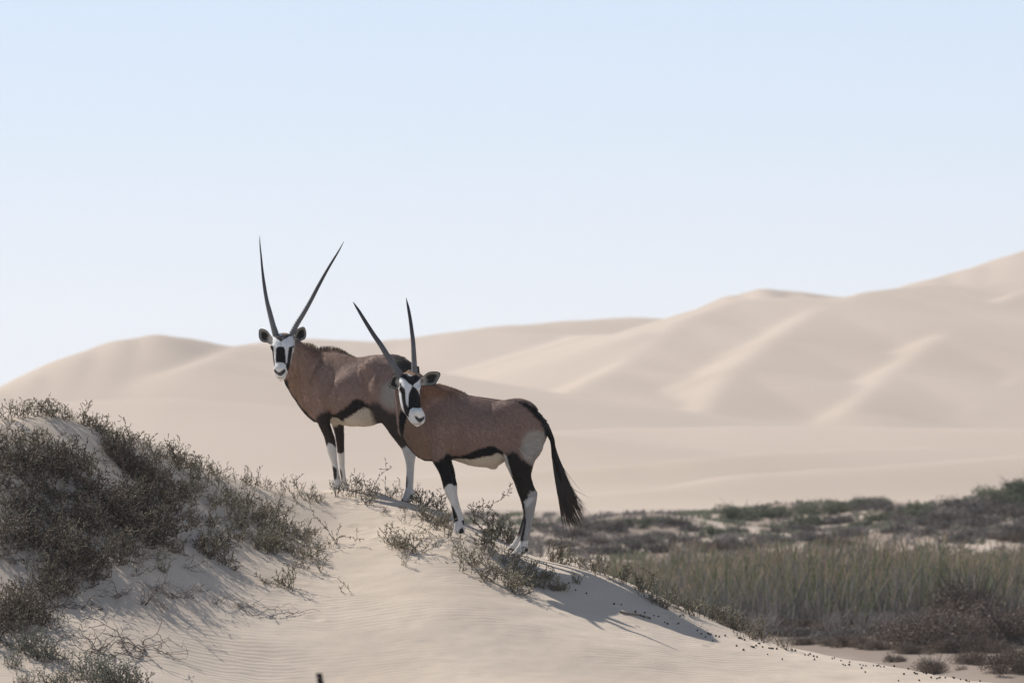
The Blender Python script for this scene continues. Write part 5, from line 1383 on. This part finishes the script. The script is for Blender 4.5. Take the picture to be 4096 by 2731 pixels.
# droppings
def pellet_mesh():
    th = np.linspace(0, np.pi, 7); ph = np.arange(9) * 2 * np.pi / 9
    V = np.array([(math.sin(a) * math.cos(b) * (1 + 0.07 * math.sin(3 * b)), math.sin(a) * math.sin(b) * 0.92, -math.cos(a) * (0.95 if a < 2.6 else 0.86)) for a in th for b in ph])
    i = np.arange(6)[:, None] * 9; j = np.arange(9)[None, :]; j2 = (j + 1) % 9
    return V, np.stack([i + j, i + j2, i + 9 + j2, i + 9 + j], -1).reshape(-1, 4)
PV, PQ = pellet_mesh()
pel0 = None
PEL = [(290, 588), (340, 605), (467, 652), (500, 655), (608, 692), (650, 705), (671, 710), (700, 738), (712, 742), (716, 745), (760, 744), (765, 742), (850, 773), (868, 790), (888, 803), (900, 788), (907, 793), (913, 789), (935, 800), (950, 803), (978, 797), (1040, 808), (1047, 809), (1055, 812), (1067, 818), (920, 822), (1030, 845), (1062, 864), (1097, 846), (1104, 849), (1110, 851), (1120, 845), (1130, 833), (1136, 834), (1150, 850), (1155, 829), (1180, 855),
       (1190, 857), (1198, 856), (1215, 858), (1258, 862), (1285, 864), (1300, 866), (1173, 883), (1240, 905), (1345, 885), (1360, 887), (1385, 892), (1400, 895), (1368, 882), (1388, 908), (1470, 902), (1480, 899), (1510, 912), (1550, 918), (1520, 930), (1530, 934), (1548, 932), (1598, 930), (1612, 933), (1605, 946), (1625, 935), (1622, 965), (1660, 935), (1676, 936), (1684, 933), (1692, 940), (1708, 940), (1755, 937), (1820, 948), (1800, 974), (1848, 968), (1854, 972), (1862, 972), (1870, 1003), (1775, 1005),
       (1890, 968), (1902, 972), (1925, 990), (1938, 976), (1950, 995), (1957, 992), (1965, 990), (1990, 990), (2025, 982), (2030, 992), (2060, 998), (2085, 1002), (2090, 1005), (2100, 1008), (2150, 990), (625, 715), (632, 720), (600, 712), (608, 714), (565, 690), (590, 708), (785, 705), (770, 708)]
for cx, cy in PEL:
    u, v = k5(cx, cy); q = ray_plain(u, v)
    r = rng.uniform(0.0058, 0.0090)
    loc = (q[0], q[1], height(q[0], q[1]) + r * 0.75)
    if pel0 is None:
        pel0 = mesh_np("dung_pellet", PV, [PQ], [M_DUNG], col=np.tile([0.042, 0.032, 0.026], (len(PV), 1)))
        o = pel0
    else:
        o = pel0.copy(); COL.objects.link(o)
    o.location = loc; o.scale = (r * 1.1, r, r); o.rotation_euler = (rng.uniform(0, 6), rng.uniform(0, 6), rng.uniform(0, 6))
    tag(o, "dark round dung pellet scattered on the sand along the right-hand crest", "dung pellet", "dung pellets scattered along the crest")

# ------------------------------------------------------------------ vegetation of the plain behind (out of focus)
def ray_far(u, v, y0=58.0, y1=330.0):
    Y = np.geomspace(y0, y1, 900); x = (u * DISP - 2048) * KS * Y; z = -(v * DISP - V0) * KS * Y
    g = far_z(x, Y); k = np.nonzero(g >= z)[0]
    j = k[0] if len(k) else int(np.argmin(z - g))
    return (float(x[j]), float(Y[j]), float(g[j]))
def bush_proto(name, seed, n, ca, cb, leaf, flat=0.55, twigs=24):
    rs = np.random.RandomState(seed)
    # several unequal lobes filled with small leaf faces
    L = [(rs.uniform(-0.45, 0.45), rs.uniform(-0.4, 0.4), rs.uniform(0.12, 0.5) * flat, rs.uniform(0.16, 0.34)) for _ in range(11)]
    pts = []
    for k in range(n):
        x, y, z, r = L[rs.randint(len(L))]
        d = rs.normal(0, 1, 3); d /= np.linalg.norm(d); rad = r * rs.rand() ** 0.4
        p = np.array([x + d[0] * rad, y + d[1] * rad, max(0.0, z + d[2] * rad * 0.85)])
        pts.append(p)
    P = np.array(pts)
    A = rs.normal(0, 1, (n, 3)); A /= np.linalg.norm(A, axis=1)[:, None]
    B = np.cross(A, rs.normal(0, 1, (n, 3))); B /= np.linalg.norm(B, axis=1)[:, None]
    s = leaf * rs.uniform(0.6, 1.4, (n, 1))
    V = np.stack([P - A * s, P + B * s * 0.5, P + A * s, P - B * s * 0.5], 1).reshape(-1, 3)
    Q = np.arange(4 * n).reshape(-1, 4)
    t = rs.rand(n, 1)
    c = np.array(ca)[None] * (1 - t) + np.array(cb)[None] * t
    c = np.repeat(c * rs.uniform(0.75, 1.3, (n, 1)), 4, axis=0)
    root = empty(name, (0, 0, 0))
    mesh_np("crown", V, [Q], [M_SCRUB], col=c, smooth=False, parent=root)
    S0, S1 = [], []
    for k in range(twigs):
        a = rs.uniform(0, 6.28); h = rs.uniform(0.3, 0.75) * flat * 1.2; q = rs.uniform(0.1, 0.5)
        m = np.array([math.cos(a) * q * 0.5, math.sin(a) * q * 0.5, h * 0.6]); e = np.array([math.cos(a) * q, math.sin(a) * q, h * 1.15])
        S0 += [np.zeros(3), m]; S1 += [m, e]
    V, Q = seg_mesh(S0, S1, np.full(len(S0), 0.005), np.full(len(S0), 0.003))
    mesh_np("stem", V, [Q], [M_WOOD], col=np.tile([0.12, 0.10, 0.09], (len(V), 1)), parent=root)
    return root
GREY = ((0.205, 0.185, 0.172), (0.15, 0.132, 0.122)); GREEN = ((0.150, 0.165, 0.110), (0.115, 0.125, 0.085)); BROWN = ((0.205, 0.160, 0.128), (0.145, 0.115, 0.095))
BP = {}
def bush(kind, u, v, wpx, label, group, name="scrub_bush", hk=1.0):
    q = ray_far(u, v)
    w = wpx * DISP * KS * q[1]
    k = (kind, rng.randrange(3))
    if k not in BP:
        c = dict(g=GREY, e=GREEN, b=BROWN)[kind]
        BP[k] = bush_proto(name, ord(kind) + k[1] * 13, 6500 if kind == 'b' else 2600, c[0], c[1], 0.016 if kind == 'b' else 0.026, 0.5 + 0.1 * k[1], 40 if kind == 'b' else 20)
        o = BP[k]; o.location = q
    else:
        o = copy_tree(BP[k], q); o.name = name
    o.location = (q[0], q[1], q[2] - 0.03)
    o.scale = (w * 0.95, w * 0.95, w * 0.8 * hk)
    o.rotation_euler = (0, 0, rng.uniform(0, 6.28))
    tag(o, label, "bush")
    if group: o["group"] = group
    elif "group" in o: del o["group"]
    return o
GG = "grey scrub bushes on the sandy plain beyond the reeds"; LG = "blurred grey scrub bush on the sandy hummocks beyond the reeds"
GE = "green scrub bushes on the low hummocks"; LE = "blurred green scrub bush covering a low sand hummock beyond the reeds"
for u, v, w, k in [(1270, 1215, 60, 'g'), (1320, 1230, 80, 'g'), (1400, 1215, 90, 'g'), (1355, 1205, 70, 'e'), (1450, 1202, 66, 'e'), (1480, 1238, 70, 'g'), (1525, 1226, 60, 'g'), (1560, 1238, 60, 'g'), (1600, 1252, 80, 'g'), (1700, 1216, 56, 'g'), (1770, 1216, 50, 'g'), (1850, 1200, 80, 'e'),
                   (1800, 1182, 90, 'e'), (1700, 1186, 100, 'e'), (1750, 1178, 80, 'e'), (1880, 1172, 90, 'e'), (1935, 1170, 80, 'e'), (1990, 1160, 80, 'e'), (2015, 1163, 76, 'g'), (2070, 1176, 70, 'g'), (2110, 1168, 70, 'e'), (2180, 1190, 110, 'g'), (2250, 1182, 110, 'g'), (2310, 1158, 100, 'e'), (2360, 1145, 120, 'e'),
                   (2250, 1206, 90, 'g'), (2340, 1214, 90, 'g'), (1940, 1224, 70, 'g'), (1870, 1238, 90, 'g'), (1990, 1206, 60, 'e'), (1780, 1240, 90, 'g'), (1700, 1254, 90, 'g'), (1500, 1262, 90, 'g'), (1400, 1266, 90, 'g'), (1330, 1266, 80, 'g'), (1290, 1250, 70, 'g'), (2060, 1216, 70, 'g'), (2140, 1222, 70, 'g'), (1240, 1206, 50, 'g'), (1590, 1212, 60, 'g'), (1550, 1200, 70, 'g'), (1500, 1195, 60, 'e'), (1440, 1240, 70, 'g'), (1370, 1245, 60, 'b'), (1640, 1262, 90, 'b'), (1910, 1250, 80, 'b'), (2300, 1232, 80, 'g'), (2200, 1240, 80, 'g'), (2420, 1150, 120, 'e'), (2440, 1210, 110, 'g'), (2290, 1140, 90, 'e'), (2340, 1128, 90, 'e'), (2390, 1132, 110, 'e'), (2280, 1168, 90, 'g'), (2340, 1180, 100, 'g'), (2210, 1162, 90, 'g'), (2130, 1182, 80, 'e'), (2150, 1206, 80, 'g'), (2380, 1200, 100, 'g'), (2080, 1196, 70, 'g'), (2020, 1190, 80, 'e'), (1920, 1196, 80, 'g'), (1830, 1216, 80, 'g'), (2240, 1226, 90, 'g'), (2330, 1238, 90, 'b')]:
    lab, gr = (LE, GE) if k == 'e' else (LG, GG) if k == 'g' else ("blurred brown scrub bush just behind the reed bed", "brown scrub bushes behind the reeds")
    bush(k, u, v + 8, w * 1.3, lab, gr, hk=0.72)
bush('e', 1632, 1232, 66, "dark green round bush at the right end of the left grey hummock", None)
GB = "dry brown bushes on the plain below the reeds"; LB = "dry brown-grey low bush on the trampled plain below the reeds"
for u, v, w, k in [(1740, 1425, 90, 'b'), (1800, 1420, 100, 'g'), (1860, 1445, 110, 'b'), (1950, 1432, 120, 'g'), (2010, 1455, 110, 'b'), (1900, 1400, 100, 'g'), (1780, 1455, 80, 'b'), (1980, 1400, 110, 'b'), (2070, 1420, 120, 'b'), (1700, 1400, 90, 'g'), (1640, 1380, 90, 'g'), (1850, 1480, 80, 'b'), (1580, 1360, 80, 'g'), (2060, 1470, 90, 'b')]:
    bush(k, u, v, w, LB, GB, hk=0.7)
for i in range(84):
    u = rng.uniform(1600, 2380); v = rng.uniform(1398, 1502)
    if v > 1398 + (u - 1560) * 0.3: v = 1398 + (u - 1560) * 0.3 * rng.random()
    bush(rng.choice('bbg'), u, v, rng.uniform(70, 150), LB, GB, hk=rng.uniform(0.35, 0.7))
bush('b', 2150, 1488, 250, "large dry brown bush on the right, standing in front of the reeds", None, hk=1.05)
bush('b', 2320, 1478, 240, "large dark brown bush cut by the right edge below the reeds", None, hk=1.2)
bush('b', 2240, 1440, 240, "tall brown bush behind the other brown bushes at the right", None, hk=1.15)
for u, v, w in [(2150, 1545, 110), (2230, 1525, 110), (2300, 1545, 140), (2352, 1520, 130), (2090, 1502, 90), (2000, 1492, 90), (1940, 1486, 100), (2200, 1500, 120), (2270, 1500, 120), (2050, 1520, 60)]:
    bush('b', u, v, w, "low dark brush among the pale sand patches at the lower right", "low brush at the lower right", hk=0.9)

def blades(name, n, xr, yr, hfun, wid, colfun, label, seed, lean=0.16, cat="reeds", patch=0.0):
    rs = np.random.RandomState(seed)
    y = rs.uniform(yr[0], yr[1], n * 2)
    u = rs.uniform(xr[0], xr[1], n * 2)
    if patch:
        keep = vnoise(u / 26, y / 3.2, seed) * 0.7 + vnoise(u / 9, y / 1.4, seed + 1) * 0.3 > -patch
        y, u = y[keep], u[keep]
    y, u = y[:n], u[:n]; n = len(y)
    x = (u * DISP - 2048) * KS * y
    z = far_z(x, y) - 0.02
    h = hfun(u, y, rs)
    ang = rs.uniform(0, 6.28, n); lx = rs.normal(0.05, lean, n) * h; ly = rs.normal(0, lean, n) * h
    V = []; C = []
    wv = np.stack([np.cos(ang), np.sin(ang), 0 * ang], 1) * (wid * rs.uniform(0.6, 1.4, n))[:, None]
    base = np.stack([x, y, z], 1)
    cs = colfun(u, y, rs, n)
    for k, t in enumerate((0, 0.4, 0.75, 1.0)):
        c = base + np.stack([lx * t ** 1.6, ly * t ** 1.6, h * t], 1)
        ww = wv * (1 - 0.7 * t)
        V.append(c - ww); V.append(c + ww)
        C.append(cs[k]); C.append(cs[k])
    V = np.stack(V, 1).reshape(-1, 3); C = np.stack(C, 1).reshape(-1, 3)
    o = np.arange(n)[:, None] * 8; k = np.arange(3)[None, :] * 2
    Q = np.stack([o + k, o + k + 1, o + k + 3, o + k + 2], -1).reshape(-1, 4)
    ob = mesh_np(name, V, [Q], [M_REED], col=C, smooth=False)
    tag(ob, label, cat, kind="stuff")
    return ob
def reed_cols(u, y, rs, n):
    k = rs.rand(n)[:, None]; j = rs.uniform(0.75, 1.3, (n, 1))
    grey = np.array([[0.185, 0.172, 0.166]]); green = np.array([[0.125, 0.142, 0.066]]); tan = np.array([[0.38, 0.27, 0.18]]); dry = np.array([[0.235, 0.205, 0.172]])
    mid = np.where(k < 0.45, green, np.where(k < 0.75, dry, grey)); top = np.where(k < 0.25, green * 1.15, np.where(k < 0.85, tan, dry))
    return [grey * j, (grey * 0.45 + mid * 0.55) * j, mid * j, top * j]
blades("reeds", 21000, (860, 2560), (84, 112), lambda u, y, rs: (0.56 + 0.20 * vnoise(u / 60, y / 9, 21) + 0.10 * vnoise(u / 17, y / 3, 22) + 0.22 * sstep(1350, 2100, u)) * rs.uniform(0.5, 1.25, len(u)) * (0.3 + 0.7 * sstep(1200, 1560, u)), 0.013, reed_cols,
       "band of green and straw-tipped reeds across the plain right of the oryx", 31, 0.2, "reeds", 0.28)
def grass_cols(u, y, rs, n):
    k = rs.rand(n)[:, None]; j = rs.uniform(0.7, 1.3, (n, 1))
    a = np.where(k < 0.6, np.array([[0.185, 0.170, 0.163]]), np.array([[0.165, 0.138, 0.12]]))
    return [a * 0.9 * j, a * j, a * 1.05 * j, a * 1.15 * j]
blades("dry_grass", 9000, (1350, 2560), (80, 91), lambda u, y, rs: rs.uniform(0.12, 0.48, len(u)) * (0.6 + 0.6 * sstep(80, 90, y)), 0.010, grass_cols, "grey dry grass in front of the reed band on the plain", 33, 0.3, "grass", 0.12)
blades("hummock_grass", 36000, (720, 2560), (114, 205), lambda u, y, rs: rs.uniform(0.05, 0.17, len(u)), 0.03,
       lambda u, y, rs, n: (lambda a: [a * 0.9, a, a * 1.05, a * 1.1])(np.where((vnoise(u / 45, y / 14, 40)[:, None] + rs.normal(0, 0.25, (n, 1))) > 0.1, np.array([[0.155, 0.17, 0.115]]), np.array([[0.21, 0.188, 0.175]])) * rs.uniform(0.7, 1.3, (n, 1))),
       "patchy grey-green ground cover on the sand hummocks beyond the reeds", 35, 0.35, "ground cover", -0.02)


# ------------------------------------------------------------------ the air
hz = bpy.data.materials.new("air_haze"); hz.use_nodes = True
nt_ = hz.node_tree; nt_.nodes.clear()
o_ = nt_.nodes.new("ShaderNodeOutputMaterial"); v_ = nt_.nodes.new("ShaderNodeVolumePrincipled")
v_.inputs["Color"].default_value = (0.90, 0.93, 0.97, 1)
v_.inputs["Density"].default_value = 0.00016
v_.inputs["Anisotropy"].default_value = 0.25
nt_.links.new(v_.outputs[0], o_.inputs["Volume"])
x0, x1, y0, y1, z0, z1 = -3300, 3300, -80, 2560, -5.5, 62
HV = [(x, y, z) for z in (z0, z1) for y in (y0, y1) for x in (x0, x1)]
haze = mesh_np("haze", HV, [np.array([(0, 2, 3, 1), (4, 5, 7, 6), (0, 1, 5, 4), (1, 3, 7, 5), (3, 2, 6, 7), (2, 0, 4, 6)])], [hz], smooth=False)
tag(haze, kind="stuff")
SC.cycles.volume_bounces = 1
